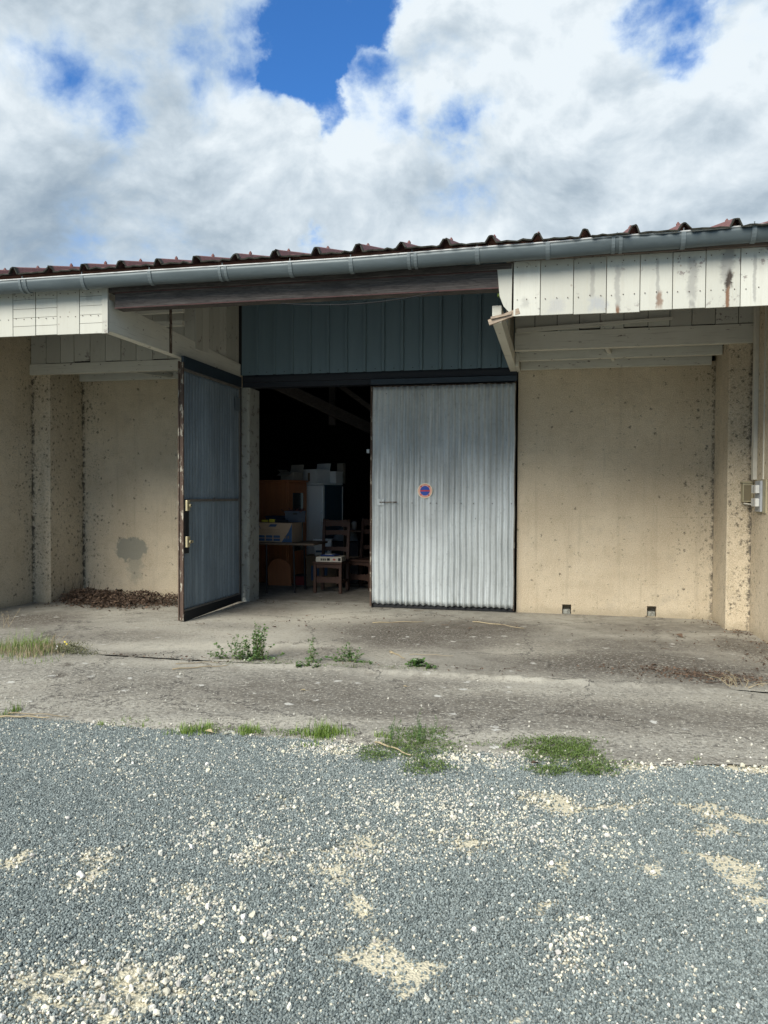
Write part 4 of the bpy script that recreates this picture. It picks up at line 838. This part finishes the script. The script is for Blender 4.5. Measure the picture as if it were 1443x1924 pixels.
# boxes on the fridge and wardrobe
def open_box(loc, sx, sy, h_, m, label, flaps, rz, opening=None):
    t = thing('open_box', label, 'box', loc, rz); q = MB(); q.box(-sx, sx, -sy, -sy+.006, 0, h_); q.box(-sx, sx, sy-.006, sy, 0, h_); q.box(-sx, -sx+.006, -sy+.006, sy-.006, 0, h_); q.box(sx-.006, sx, -sy+.006, sy-.006, 0, h_); q.box(-sx+.006, sx-.006, -sy+.006, sy-.006, 0, .006); q.build('box_body', m, t)
    for (side, ang, ln) in flaps:
        q = MB(); L_ = ln
        if side == 'b': P0 = [(-sx, sy, h_), (sx, sy, h_)]; dv = Vector((0, math.cos(ang)*L_, math.sin(ang)*L_))
        elif side == 'f': P0 = [(-sx, -sy, h_), (sx, -sy, h_)]; dv = Vector((0, -math.cos(ang)*L_, math.sin(ang)*L_))
        elif side == 'l': P0 = [(-sx, -sy, h_), (-sx, sy, h_)]; dv = Vector((-math.cos(ang)*L_, 0, math.sin(ang)*L_))
        else: P0 = [(sx, -sy, h_), (sx, sy, h_)]; dv = Vector((math.cos(ang)*L_, 0, math.sin(ang)*L_))
        a, c = Vector(P0[0]), Vector(P0[1]); q.quad(a, c, c+dv, a+dv); o = q.build('flap', m, t); md = o.modifiers.new('t', 'SOLIDIFY'); md.thickness = .004
    return t
m_cg = plain('greyed_cardboard', (.30, .27, .22), .9, 0, .15)
open_box((-4.66, 3.25, 1.737), .13, .14, .13, m_cg, 'brown box with raised flaps on top of the wardrobe', [('f', R_(-28), .13), ('b', R_(75), .14), ('l', R_(35), .08)], R_(-15))
bb = open_box((-4.36, 3.78, 1.692), .17, .16, .24, m_wh, 'white carton with a hand slot standing on the fridge', [('b', R_(80), .11)], R_(-28))
q = MB(); q.box(-.05, .0, -.165, -.1615, .03, .18); q.build('hand_slot', m_cardd, bb)
t = thing('styrofoam_box', 'small pale box right of the white carton on the fridge', 'box', (-4.05, 3.95, 1.692), R_(-20)); q = MB(); q.box(-.09, .09, -.1, .1, 0, .19); q.build('box_body', m_wh, t, bevel=.004); q = MB(); q.box(-.095, .095, -.105, .105, .191, .21); q.build('lid', m_wh, t, bevel=.003)
t = thing('dark_carton', 'narrow dark upright carton at the back of the fridge top', 'box', (-3.98, 4.12, 1.692), R_(-10)); q = MB(); q.box(-.06, .06, -.05, .05, 0, .36); q.build('box_body', m_cg, t, bevel=.003); q = MB(); q.box(-.062, .062, -.053, -.0505, .10, .16); q.build('tape', m_cardd, t)
# stacked cartons with a white bucket and a plastic bag behind the table
t = thing('cardboard_carton', 'plain brown carton on the floor under the white detergent tub', 'box', (-3.72, 2.15, 0), R_(6))
q = MB(); q.box(-.25, .25, -.17, .17, 0, .44); bx = q.build('box_body', m_cardd, t, bevel=.004); q = MB(); q.box(-.27, .27, -.19, .19, .441, .50); q.build('lid', m_cardd, t, bevel=.004)
q = MB(); q.box(-.17, -.04, -.1725, -.171, .10, .34); q.box(.0, .1, -.1725, -.171, .18, .34); q.build('print', m_cardb, bx)
t = thing('white_tub', 'white rectangular tub standing on the brown carton behind the chair', 'tub', (-3.72, 2.12, .502), R_(12))
q = MB(); q.prism([(-.13, 0), (.13, 0), (.15, .25), (-.15, .25)], 1, -.10, .10); q.build('tub_body', m_wh, t, bevel=.012); q = MB(); q.box(-.157, .157, -.11, .11, .251, .272); q.build('lid', m_lgrey, t, bevel=.005); q = MB(); q.box(-.11, .08, -.1025, -.1012, .05, .085); q.build('stripe', m_cardb, t)
q = MB(); nseg = 18
for j in range(6):
    pass
vs = []; fs = []
for j in range(7):
    ph = math.pi/2*j/6
    for i in range(nseg):
        th = 2*math.pi*i/nseg; r = .22*math.cos(ph)*(1+.18*random.uniform(-1, 1)); vs.append((-3.48+r*math.cos(th), 2.6+r*math.sin(th)*.8, .72+.22*math.sin(ph)*(1+.1*random.uniform(-1, 1))))
for j in range(6):
    for i in range(nseg): fs.append((j*nseg+i, j*nseg+(i+1) % nseg, (j+1)*nseg+(i+1) % nseg, (j+1)*nseg+i))
q.add(vs, fs); tag(q.build('plastic_bag', plain('grey_film', (.22, .25, .26), .25), smooth=True), 'crumpled grey plastic bag behind the white tub', 'bag')
q = MB(); q.box(-3.70, -3.2, 2.40, 2.85, .0, .70); tag(q.build('packing_chest', m_in, bevel=.01), 'low dark chest carrying the grey plastic bag', 'chest')
q = MB(); q.prism([(-.20, 0), (.20, 0), (.20, .34), (.12, .42), (0, .46), (-.12, .42), (-.20, .30)], 1, -.012, .012); M = Matrix.Translation((-4.40, 1.95, 0)) @ Matrix.Rotation(R_(8), 4, 'X'); tag(ro(q, M).build('bed_headboard', m_ward, bevel=.004), 'orange brown curved headboard leaning under the table', 'headboard')
t = thing('toolbox', 'small dark red box on the floor left of the brown carton', 'box', (-4.05, 2.15, 0)); q = MB(); q.box(-.12, .06, -.1, .1, 0, .15); q.build('box_body', plain('dark_red_paint', (.20, .02, .015), .5), t, bevel=.008); q = MB(); q.box(-.123, .063, -.103, .103, .151, .17); q.build('lid', m_rubber, t)
# carved chairs
def scallop(w_, z0_, z1, n, down=True):
    pts = []; 
    for i in range(n*4+1):
        x = -w_/2+w_*i/(n*4); pts.append((x, (z0_ if down else z1)+(-1 if down else 1)*.014*abs(math.sin(math.pi*i/4))*(1+.6*math.cos(2*math.pi*i/(n*4)))))
    return (pts+[(w_/2, z1), (-w_/2, z1)]) if down else (pts[::-1]+[(-w_/2, z0_), (w_/2, z0_)])
def make_chair(label, loc, rz):
    t = thing('carved_chair', label, 'chair', loc, rz, 'carved dining chairs in the hall'); w2, dp = .20, .40
    for x in (-w2, w2):
        q = MB(); q.box(x-.022, x+.022, -.022, .022, 0, .44); q.build('leg', m_chair, t, bevel=.004)
        q = MB(); q.box(x-.022, x+.022, dp-.022, dp+.022, 0, .44); q.build('leg', m_chair, t, bevel=.004)
        q = MB(); q.beam((x, dp, .44), (x, dp+.07, 1.06), .044, .038, upv=(0, 1, 0)); q.tube([(x, dp+.07, 1.06), (x, dp+.072, 1.10), (x, dp+.074, 1.12)], [.02, .024, .004], 8); q.build('back_post', m_chair, t, bevel=.003)
    q = MB(); q.box(-w2-.03, w2+.03, -.035, dp+.03, .441, .475); q.build('seat', m_chair, t, bevel=.008)
    for (y, z0_, z1) in ((-.006, .392, .438), (-.006, .165, .225)):
        q = MB(); q.prism(scallop(2*w2-.046, z0_, z1, 7), 1, y, y+.018); q.build('apron', m_chair, t)
        if z1 < .3: q = MB(); q.prism(scallop(2*w2-.046, z1-.002, z1+.012, 7, False), 1, y, y+.018); q.build('apron_crest', m_chair, t)
    q = MB(); q.prism(scallop(2*w2-.046, 1.005, 1.065, 6), 1, dp+.058, dp+.078); q.prism(scallop(2*w2-.046, 1.067, 1.085, 5, False), 1, dp+.058, dp+.078)
    q.build('crest_rail', m_chair, t)
    for (z0_, z1) in ((.87, .935), (.62, .675)):
        q = MB(); yy = dp+.035+(z0_-.6)*.1; q.prism(scallop(2*w2-.046, z0_, z1, 7), 1, yy, yy+.016); q.build('back_rail', m_chair, t)
    for x in (-w2, w2):
        q = MB(); q.box(x-.014, x+.014, .024, dp-.024, .15, .19); q.build('stretcher', m_chair, t)
    return t
make_chair('carved dark wooden chair with a game box on its seat, nearest the doorway', (-3.36, 1.20, .003), R_(0))
make_chair('carved dark wooden chair in the shadow behind the one with the game box', (-3.0, 1.70, .003), R_(-16))
t = thing('game_box', 'flat white boxed game with small dark pictures on the chair seat', 'box', (-3.345, 1.32, .48), R_(3))
q = MB(); q.box(-.20, .20, -.15, .15, 0, .075); gb = q.build('box_body', plain('cream_card', (.60, .55, .44), .7), t, bevel=.002)
q = MB()
for i, x in enumerate((-.115, -.085, -.055)): q.prism([(x-.008, .018), (x+.006, .015), (x+.012, .035), (x+.002, .058), (x-.01, .05)], 1, -.152, -.1508)
q.box(-.025, .018, -.152, -.1508, .018, .056); q.box(.145, .185, -.152, -.1508, .016, .06); q.cur = 1; q.prism([(.055, .03), (.10, .02), (.11, .04), (.08, .055)], 1, -.152, -.1508); q.build('pictures', [m_rubber, mpl('print_red', (.5, .1, .05))], gb)
t = thing('book', 'thin blue book lying on the game box on the chair', 'book', (-3.37, 1.36, .556), R_(-8)); q = MB(); q.box(-.12, .11, -.10, .12, 0, .022); q.build('cover', plain('book_blue', (.02, .05, .20), .4), t, bevel=.002); q = MB(); q.box(-.05, .06, -.08, .06, .023, .030); q.build('label_sheet', m_lgrey, t)
# dark clutter to the right of the fridge
t = thing('shelf_unit', 'dark shelf unit with jars behind the second chair', 'shelf', (-3.15, 3.2, 0), R_(-10))
for z in (.0, .45, .88):
    q = MB(); q.box(-.45, .45, -.17, .17, z, z+.025); q.build('shelf', m_wood, t)
for x in (-.45, .43):
    q = MB(); q.box(x, x+.02, -.175, .175, 0, 1.0); q.build('side_panel', m_wood, t)
for i, (x, h_, c, nm) in enumerate(((-.35, .17, (.30, .28, .25), 'pale'), (-.16, .2, (.25, .15, .08), 'amber'), (.02, .14, (.10, .12, .13), 'smoky'), (.2, .22, (.05, .10, .15), 'blue'), (.36, .13, (.3, .3, .28), 'squat pale'))):
    o = thing('jar', f'{nm} glass jar on the dark shelf unit', 'jar', Matrix.Rotation(R_(-10), 4, 'Z') @ Vector((x, 0, 0)) + Vector((-3.15, 3.2, .906)))
    q = MB(); q.tube([(0, 0, 0), (0, 0, h_*.75), (0, 0, h_*.85)], [.045, .045, .03], 12); q.build('glass', plain('jar'+nm, c, .2), o, smooth=True); q = MB(); q.tube([(0, 0, h_*.86), (0, 0, h_)], .032, 12); q.build('lid', m_rubber, o)
# roof trusses seen through the gap
b = MB(); b.beam((-4.45, 1.0, 3.30), (-3.05, 2.9, 2.60), .06, .17); b.build('tie_beam', m_beam, WH)
b = MB(); b.box(-3.72, -3.62, 2.42, 2.52, 2.66, 5.2); b.build('king_post', m_beam, WH, bevel=.004)
b = MB(); b.beam((-3.67, 2.55, 3.4), (-2.7, 2.6, 2.7), .05, .08); b.build('strut', m_beam, WH)
# ------------------------------------------------------------------ vegetation and litter
def leafpoly(b, c, d, n, ln, wd, rnd=None, cup=.15):
    d = d.normalized(); n = n.normalized(); s_ = d.cross(n).normalized()
    b.add([c, c+d*ln*.35+s_*wd*.5+n*cup*wd, c+d*ln*.75+s_*wd*.35+n*cup*wd*.5, c+d*ln, c+d*ln*.75-s_*wd*.35+n*cup*wd*.5, c+d*ln*.35-s_*wd*.5+n*cup*wd], [(0, 1, 2, 3), (0, 3, 4, 5)], rnd)
def rvec(): return Vector((random.gauss(0, 1), random.gauss(0, 1), random.gauss(0, 1))).normalized()
def blade(b, x, y, h_, lean, wd, z=0.0):
    a = random.random()*6.28; dx, dy = math.cos(a), math.sin(a); sx, sy = -dy*wd/2, dx*wd/2; l1 = lean*.35; rn = random.random()
    p = [(x+dx*l1*h_*f_**1.0*k_, y+dy*l1*h_*f_*k_, z+h_*f_) for f_, k_ in ((0, 1), (.55, 1), (1, 1+lean*1.6))]
    b.add([(p[0][0]-sx, p[0][1]-sy, p[0][2]), (p[0][0]+sx, p[0][1]+sy, p[0][2]), (p[1][0]+sx*.8, p[1][1]+sy*.8, p[1][2]), (p[1][0]-sx*.8, p[1][1]-sy*.8, p[1][2]), p[2]], [(0, 1, 2, 3), (3, 2, 4)], rn)
def grass_clump(px, py, rx, ry, n, h_, label, m=None, wd=.004, lean=.8, group='grass tufts along the gravel edge'):
    c = at(px, py); b = MB(); ux = (at(px+rx, py)-at(px-rx, py)); ex = ux.length/2; ux.normalize(); uy = Vector((-ux.y, ux.x, 0)); ey = (at(px, py-ry)-at(px, py+ry)).length/2
    cl = [(random.gauss(0, .45), random.gauss(0, .45)) for _ in range(max(2, n//28))]
    for i in range(n):
        k_ = random.choice(cl); u = k_[0]+random.gauss(0, .16); v = k_[1]+random.gauss(0, .2); p = ux*u*ex+uy*v*ey
        blade(b, p.x, p.y, h_*(random.uniform(.25, 1) if random.random() < .93 else 1.5)*max(.4, 1-.35*(u*u+v*v)), random.uniform(.2, lean), wd*random.uniform(.6, 1.2))
    o = b.build('grass_tuft', m or m_grass); o.location = (c.x, c.y, -.006); return tag(o, label, 'grass', group)
grass_clump(10, 1340, 30, 10, 110, .075, 'pale green grass tuft at the left edge of the picture by the dry stalks')
grass_clump(183, 1362, 14, 5, 45, .03, 'tiny isolated grass tuft, leftmost on the gravel edge', wd=.003)
grass_clump(235, 1354, 14, 5, 30, .045, 'thin sparse wisp of grass on the gravel edge', wd=.003)
grass_clump(272, 1358, 9, 6, 30, .045, 'small upright tuft of grass left of the long low clump', wd=.003)
grass_clump(360, 1372, 50, 12, 420, .055, 'long low bright green grass clump on the gravel edge')
grass_clump(468, 1374, 45, 9, 330, .050, 'spreading yellow green grass clump left of the tallest tuft')
grass_clump(605, 1382, 52, 13, 620, .085, 'tallest and thickest bright green grass tuft on the gravel edge', wd=.005)
grass_clump(720, 1384, 28, 8, 130, .045, 'short grass tuft between the tallest tuft and the green mat')
grass_clump(930, 1400, 60, 6, 160, .03, 'thin strip of grass between the two green mats', wd=.003)
grass_clump(1310, 1430, 25, 5, 50, .03, 'faint small grass tuft at the right on the pale chippings', wd=.003)
def mat_weed(spots, n, name, label):
    b = MB()
    for (px, py, rx, ry, k_) in spots:
        c = at(px, py); ux = (at(px+rx, py)-at(px-rx, py)); ex = ux.length/2; ux.normalize(); uy = Vector((-ux.y, ux.x, 0)); ey = (at(px, py-ry)-at(px, py+ry)).length/2
        for i in range(int(n*k_)):
            r = random.random()**.6*(1.0 if random.random() < .8 else 1.35); th = random.random()*6.28; r *= .75+.5*vnoise(np.array([th*2.5]), np.array([px*.1]), 4)[0]; p = c+ux*math.cos(th)*r*ex+uy*math.sin(th)*r*ey; z = random.uniform(-.004, .02*(1-r*.6))
            d = Vector((random.gauss(0, 1), random.gauss(0, 1), random.uniform(0, .9))); ln = random.uniform(.008, .022)
            leafpoly(b, Vector((p.x, p.y, z)), d, Vector((0, 0, 1))+rvec()*.5, ln, ln*.3)
            if random.random() < .02: blade(b, p.x, p.y, random.uniform(.02, .05), .6, .003)
    o = b.build(name, m_grassd); o['kind'] = 'stuff'; o['label'] = label; return o
mat_weed([(770, 1405, 85, 22, 1), (790, 1380, 60, 14, .5), (800, 1440, 50, 14, .35), (700, 1420, 30, 10, .15)], 2600, 'ground_cover', 'dark green creeping weed mat around the tall wispy weed')
mat_weed([(1040, 1400, 85, 16, 1), (1060, 1420, 75, 16, .7), (1110, 1445, 45, 14, .35), (1030, 1448, 35, 8, .2)], 3200, 'ground_cover', 'dense dark green weed mat at the right on the gravel edge')
mat_weed([(500, 1246, 90, 5, .5), (640, 1252, 90, 4, .5), (760, 1258, 60, 4, .3), (400, 1372, 90, 7, .4), (540, 1378, 70, 7, .4), (240, 1360, 60, 5, .15), (900, 1400, 90, 5, .15), (1150, 1436, 50, 8, .2)], 700, 'low_weeds', 'sparse low green growth in the joint and along the gravel edge')
# wispy tall weeds in the mat
def wispy(px, py, h_, n, label):
    c = at(px, py); b = MB()
    for i in range(n):
        x0, y0_ = random.gauss(0, .035), random.gauss(0, .03); hh = h_*random.uniform(.4, 1); pts = [Vector((x0+.012*math.sin(k_*1.3+i)*k_/5, y0_+.01*k_/5, hh*k_/6)) for k_ in range(7)]
        b.tube(pts, [.0016]*6+[.0006], 4)
        for k_ in range(34):
            f_ = random.random(); p = pts[0].lerp(pts[-1], f_); leafpoly(b, p, Vector((random.gauss(0, 1), random.gauss(0, 1), .9)), rvec(), random.uniform(.010, .022)*(1.1-f_*.6), .0035)
    o = b.build('wispy_weed', m_ivy); o.location = (c.x, c.y, -.004); tag(o, label, 'weed', 'wispy weeds in the green mat')
wispy(790, 1392, .22, 6, 'tallest thin wispy weed rising from the left green mat')
wispy(750, 1390, .15, 4, 'shorter wispy weed left of the tallest one in the mat')
wispy(772, 1394, .12, 3, 'lowest wispy weed between two taller ones in the mat')
# leafy weeds growing from the joint in the concrete
def leafy(px, py, wpx, hpx, n, label, sz=.022):
    c = at(px, py); sc_ = (c-CAM).length/F_; t = thing('leafy_weed', label, 'weed', (c.x, c.y, .0), 0, 'leafy weeds in the concrete joint'); b = MB(); s_ = MB()
    W2, H2 = wpx*sc_/2, hpx*sc_*1.04
    for i in range(n):
        x = random.gauss(0, .6)*W2; top = Vector((x+random.gauss(0, .025), random.gauss(0, .04), H2*max(.2, (1-abs(x/W2)**1.5*.6))*random.uniform(.3, 1))); root = Vector((x*.5, random.gauss(0, .02), 0))
        midp = root.lerp(top, .5)+Vector((random.gauss(0, .015), random.gauss(0, .015), .01)); s_.tube([root, midp, top], [.002, .0015, .0008], 4)
        for k_ in range(random.randint(16, 26)):
            f_ = random.uniform(.1, 1); p = (root.lerp(midp, f_*2) if f_ < .5 else midp.lerp(top, f_*2-1)); l_ = sz*random.uniform(.55, 1.35); leafpoly(b, p+rvec()*.010, Vector((random.gauss(0, 1), random.gauss(0, 1), random.uniform(-.3, .6))), Vector((0, -.3, 1))+rvec()*.6, l_, l_*.75)
    b.build('leaves', m_ivy, t); s_.build('stems', m_stem, t)
leafy(445, 1240, 92, 46, 26, 'left half of the bushiest leafy weed, low and broad, in the concrete joint', .021)
leafy(487, 1240, 66, 74, 30, 'tallest bushy leafy weed in the concrete joint', .022)
leafy(583, 1245, 34, 56, 8, 'single thin upright weed right of the bushiest one', .018)
leafy(572, 1256, 64, 16, 10, 'flat creeping weed sprawling towards the gravel', .018)
leafy(655, 1245, 66, 38, 20, 'small leafy weed with upright sprig, in the joint before the closed door', .019)
leafy(782, 1253, 42, 18, 14, 'dark compact leafy weed, rightmost in the concrete joint', .024)
leafy(815, 1257, 44, 10, 6, 'few trailing sprigs right of the dark compact weed', .016)
# rough grass and flowering weed at the left
def rough_grass(px, py, rx, ry, n, h_, label, m):
    return grass_clump(px, py, rx, ry, n, h_, label, m, .0045, 1.3, 'rough grass at the left of the concrete')
rough_grass(40, 1222, 80, 14, 900, .14, 'rough green and straw grass clump at the left end of the concrete', m_grass)
rough_grass(60, 1226, 95, 11, 800, .12, 'straw coloured dry grass mixed into the left clump', m_dry)
c = at(132, 1228); t = thing('flowering_weed', 'bushy brown green weed with small yellow and white flowers at the left', 'weed', (c.x, c.y, 0)); b = MB()
for i in range(1000):
    p = Vector((random.gauss(0, .12), random.gauss(0, .06), 0)); p.z = max(0, .10*(1-(p.x/.25)**2)*random.random()); leafpoly(b, p, rvec()+Vector((0, 0, .6)), rvec(), random.uniform(.012, .03), .006)
b.build('foliage', leafm('olive_leaves', (.06, .075, .025), (.16, .15, .07)), t)
for (x, z, m_) in ((-.02, .12, m_flow), (.0, .10, m_flow), (-.10, .075, m_lgrey), (-.11, .055, m_lgrey)):
    q = MB()
    for k_ in range(8): a = k_*.785; leafpoly(q, Vector((x, -.05, z)), Vector((math.cos(a), -.5, math.sin(a))), Vector((0, -1, .2)), .011, .007)
    q.build('flower', m_, t)
def dry_stalk(px, py, h_, label, lean=.1):
    c = at(px, py); b = MB(); 
    for i in range(5):
        a = Vector((random.gauss(0, .02), random.gauss(0, .02), 0)); e_ = a+Vector((random.gauss(lean, .05), random.gauss(0, .04), h_*random.uniform(.6, 1))); b.tube([a, a.lerp(e_, .5)+Vector((.01, 0, .02)), e_], [.002, .0016, .0008], 5)
        for k_ in range(6): p = a.lerp(e_, random.uniform(.5, 1)); leafpoly(b, p, rvec(), rvec(), .016, .005)
    o = b.build('dry_stalk', m_dry); o.location = (c.x, c.y, 0); tag(o, label, 'dry plant', 'dry stalks on the concrete')
dry_stalk(90, 1222, .20, 'tall dry seed stalk rising from the left grass clump')
dry_stalk(12, 1180, .22, 'thin dry stalk by the foot of the left side wall', .02)
dry_stalk(1387, 1290, .14, 'withered brown stalk standing at the right end of the joint', .0)
dry_stalk(1375, 1290, .09, 'short curled dry stalk beside the withered one at the right', -.03)
dry_stalk(1405, 1292, .07, 'lowest dry stalk at the right edge of the concrete', .03)
# dead leaves: pile in the left recess
def leaf_pile(pts, n, name, label, hgt=.08, z=.005, sz=.035):
    b = MB()
    for (x, y, rx, ry, k_) in pts:
        for i in range(int(n*k_)):
            u, v = random.gauss(0, .5), random.gauss(0, .5); hh = hgt*max(0, 1-(u*u+v*v)*.6)*random.random(); l_ = sz*random.uniform(.35, 1.1)
            leafpoly(b, Vector((x+u*rx, y+v*ry, z+hh)), rvec()*Vector((1, 1, .4)), Vector((0, 0, 1))+rvec()*.9, l_, l_*random.uniform(.3, .8), cup=random.uniform(-.4, .6))
            if random.random() < .07:
                a = Vector((x+u*rx, y+v*ry, z+hh)); b.tube([a, a+Vector((random.gauss(0, .09), random.gauss(0, .05), random.uniform(-.005, .02)))], .0022, 4)
    for i in range(len(b.v)):
        p = b.v[i]; b.v[i] = (p[0], min(p[1], -.01), max(p[2], .002))
    o = b.build(name, m_dead); o['kind'] = 'stuff'; o['label'] = label; return o
leaf_pile([(-6.35, -.45, .40, .40, 1.0), (-6.0, -.5, .45, .35, 1.2), (-5.5, -.45, .45, .30, .8), (-4.95, -.5, .40, .22, .45), (-5.7, -.9, .6, .18, .5)], 1500, 'dead_leaves', 'heap of brown dead leaves along the foot of the left wall', .17, sz=.045)
leaf_pile([(1.75, -.35, .25, .25, .3), (2.0, -.95, .14, .25, .5), (1.35, -3.2, .5, .24, 3.2), (.85, -3.1, .5, .2, 1.6), (1.9, -2.6, .25, .4, .8), (2.0, -1.6, .15, .4, .35), (-3.9, .1, .25, .2, .2), (-1.0, -1.2, 1.6, .9, .8), (1.2, -1.6, .8, 1.0, .6), (-3.2, -1.6, 1.0, .9, .4), (-3.0, .6, .6, .5, .2), (-.8, -3.4, 1.0, .12, .4), (-3.4, -3.6, .8, .10, .4)], 150, 'leaf_litter', 'thin brown leaf litter scattered over the forecourt and gathered along the right wall and the joint', .03, sz=.03)
for b_ in range(1):
    q = MB()   # dark dead stems leaning in the left corner
    for i in range(40):
        x = -6.66+random.gauss(0, .10)+.25*(i % 3 == 0)*random.random(); y = -.30+random.gauss(0, .16) if x > -6.68 else -.1; x = max(x, -6.68); y = min(y, -.02); a = Vector((x, y, 0)); e_ = a+Vector((random.gauss(0, .05), random.gauss(.02, .03), random.uniform(.08, .34))); e_.x = max(e_.x, -6.685); e_.y = min(e_.y, -.012); q.tube([a, e_], [.0025, .001], 4)
    tag(q.build('dead_weed', m_dead), 'dead brown weed stems standing in the left corner behind the leaf heap', 'dead weed')
lit = [(560, 1168, 'curled brown leaf in front of the concrete gate post'), (612, 1143, 'brown leaf on the threshold of the open doorway'), (1283, 1200, 'large dark curled leaf in front of the right vent'), (1015, 1172, 'reddish leaf on the concrete below the left of the two vents'), (795, 1190, 'small dark leaf before the closed door'), (738, 1230, 'pale brown leaf near the dark compact weed'), (880, 1183, 'thin brown leaf right of the dark stain'), (605, 1220, 'brown leaf behind the thin upright weed'), (575, 1300, 'flat tan leaf on the outer concrete'), (400, 1379, 'orange leaf on the gravel below the long grass clump'), (1012, 1437, 'dark brown leaf in the right green mat'), (765, 1293, 'pinkish flat leaf on the outer concrete before the closed door'), (655, 1172, 'small brown leaf before the open doorway'), (520, 1180, 'brown leaf near the left door leaf'), (1400, 1232, 'grey brown leaf at the right edge by the side wall'), (1215, 1160, 'thin leaf at the foot of the wall by the right vent'), (232, 1233, 'small dry leaf right of the flowering weed'), (1235, 1252, 'dark leaf on the gritty stain at the right')]
for (px, py, lb) in lit:
    c = at(px, py); b = MB(); l_ = random.uniform(.035, .06) if 'large' not in lb else .11
    a = random.random()*6.28; leafpoly(b, Vector((0, 0, .004)), Vector((math.cos(a), math.sin(a)*.6, .12)), Vector((0, 0, 1))+rvec()*.3, l_, l_*.55, random.uniform(.3, 1.0), cup=.4); b.tube([(0, 0, .004), (-math.cos(a)*l_*.5, -math.sin(a)*.3*l_, .008)], .0012, 4)
    o = b.build('dead_leaf', m_dead if 'tan' not in lb and 'pink' not in lb and 'orange' not in lb and 'pale' not in lb else m_dry); o.location = (c.x, c.y, .006); tag(o, lb, 'leaf', 'dead leaves on the concrete')
def stick(p0, p1, r, label, z=.012, m=None, bend=.02):
    a, e_ = at(*p0), at(*p1); n_ = 8; b = MB(); pts = [a.lerp(e_, i/n_)-a+Vector((0, bend*math.sin(math.pi*i/n_), z+.004*math.sin(i*1.7))) for i in range(n_+1)]
    b.tube(pts, [r*(1-.5*i/n_) for i in range(n_+1)], 6); o = b.build('twig', m or m_dry, smooth=True); o.location = (a.x, a.y, 0); tag(o, label, 'twig', 'twigs on the ground')
stick((324, 1260), (428, 1253), .006, 'longest dry twig on the outer concrete at the left')
stick((330, 1250), (420, 1246), .004, 'thin reddish twig just behind the longest one')
stick((705, 1398), (772, 1424), .007, 'pale stalk lying across the left green mat')
stick((0, 1350), (92, 1352), .007, 'thick straw coloured stalk at the left gravel edge')
stick((15, 1343), (130, 1350), .004, 'thin straw stalk behind the thick one at the left gravel edge')
stick((700, 1172), (797, 1170), .006, 'tan twig lying below the closed door')
stick((888, 1170), (985, 1183), .006, 'curved tan stick to the right of the one below the door', bend=.05)
stick((732, 1226), (760, 1240), .007, 'short bent stick left of the dark compact weed')
stick((770, 1232), (852, 1235), .003, 'fine straight twig behind the dark compact weed')
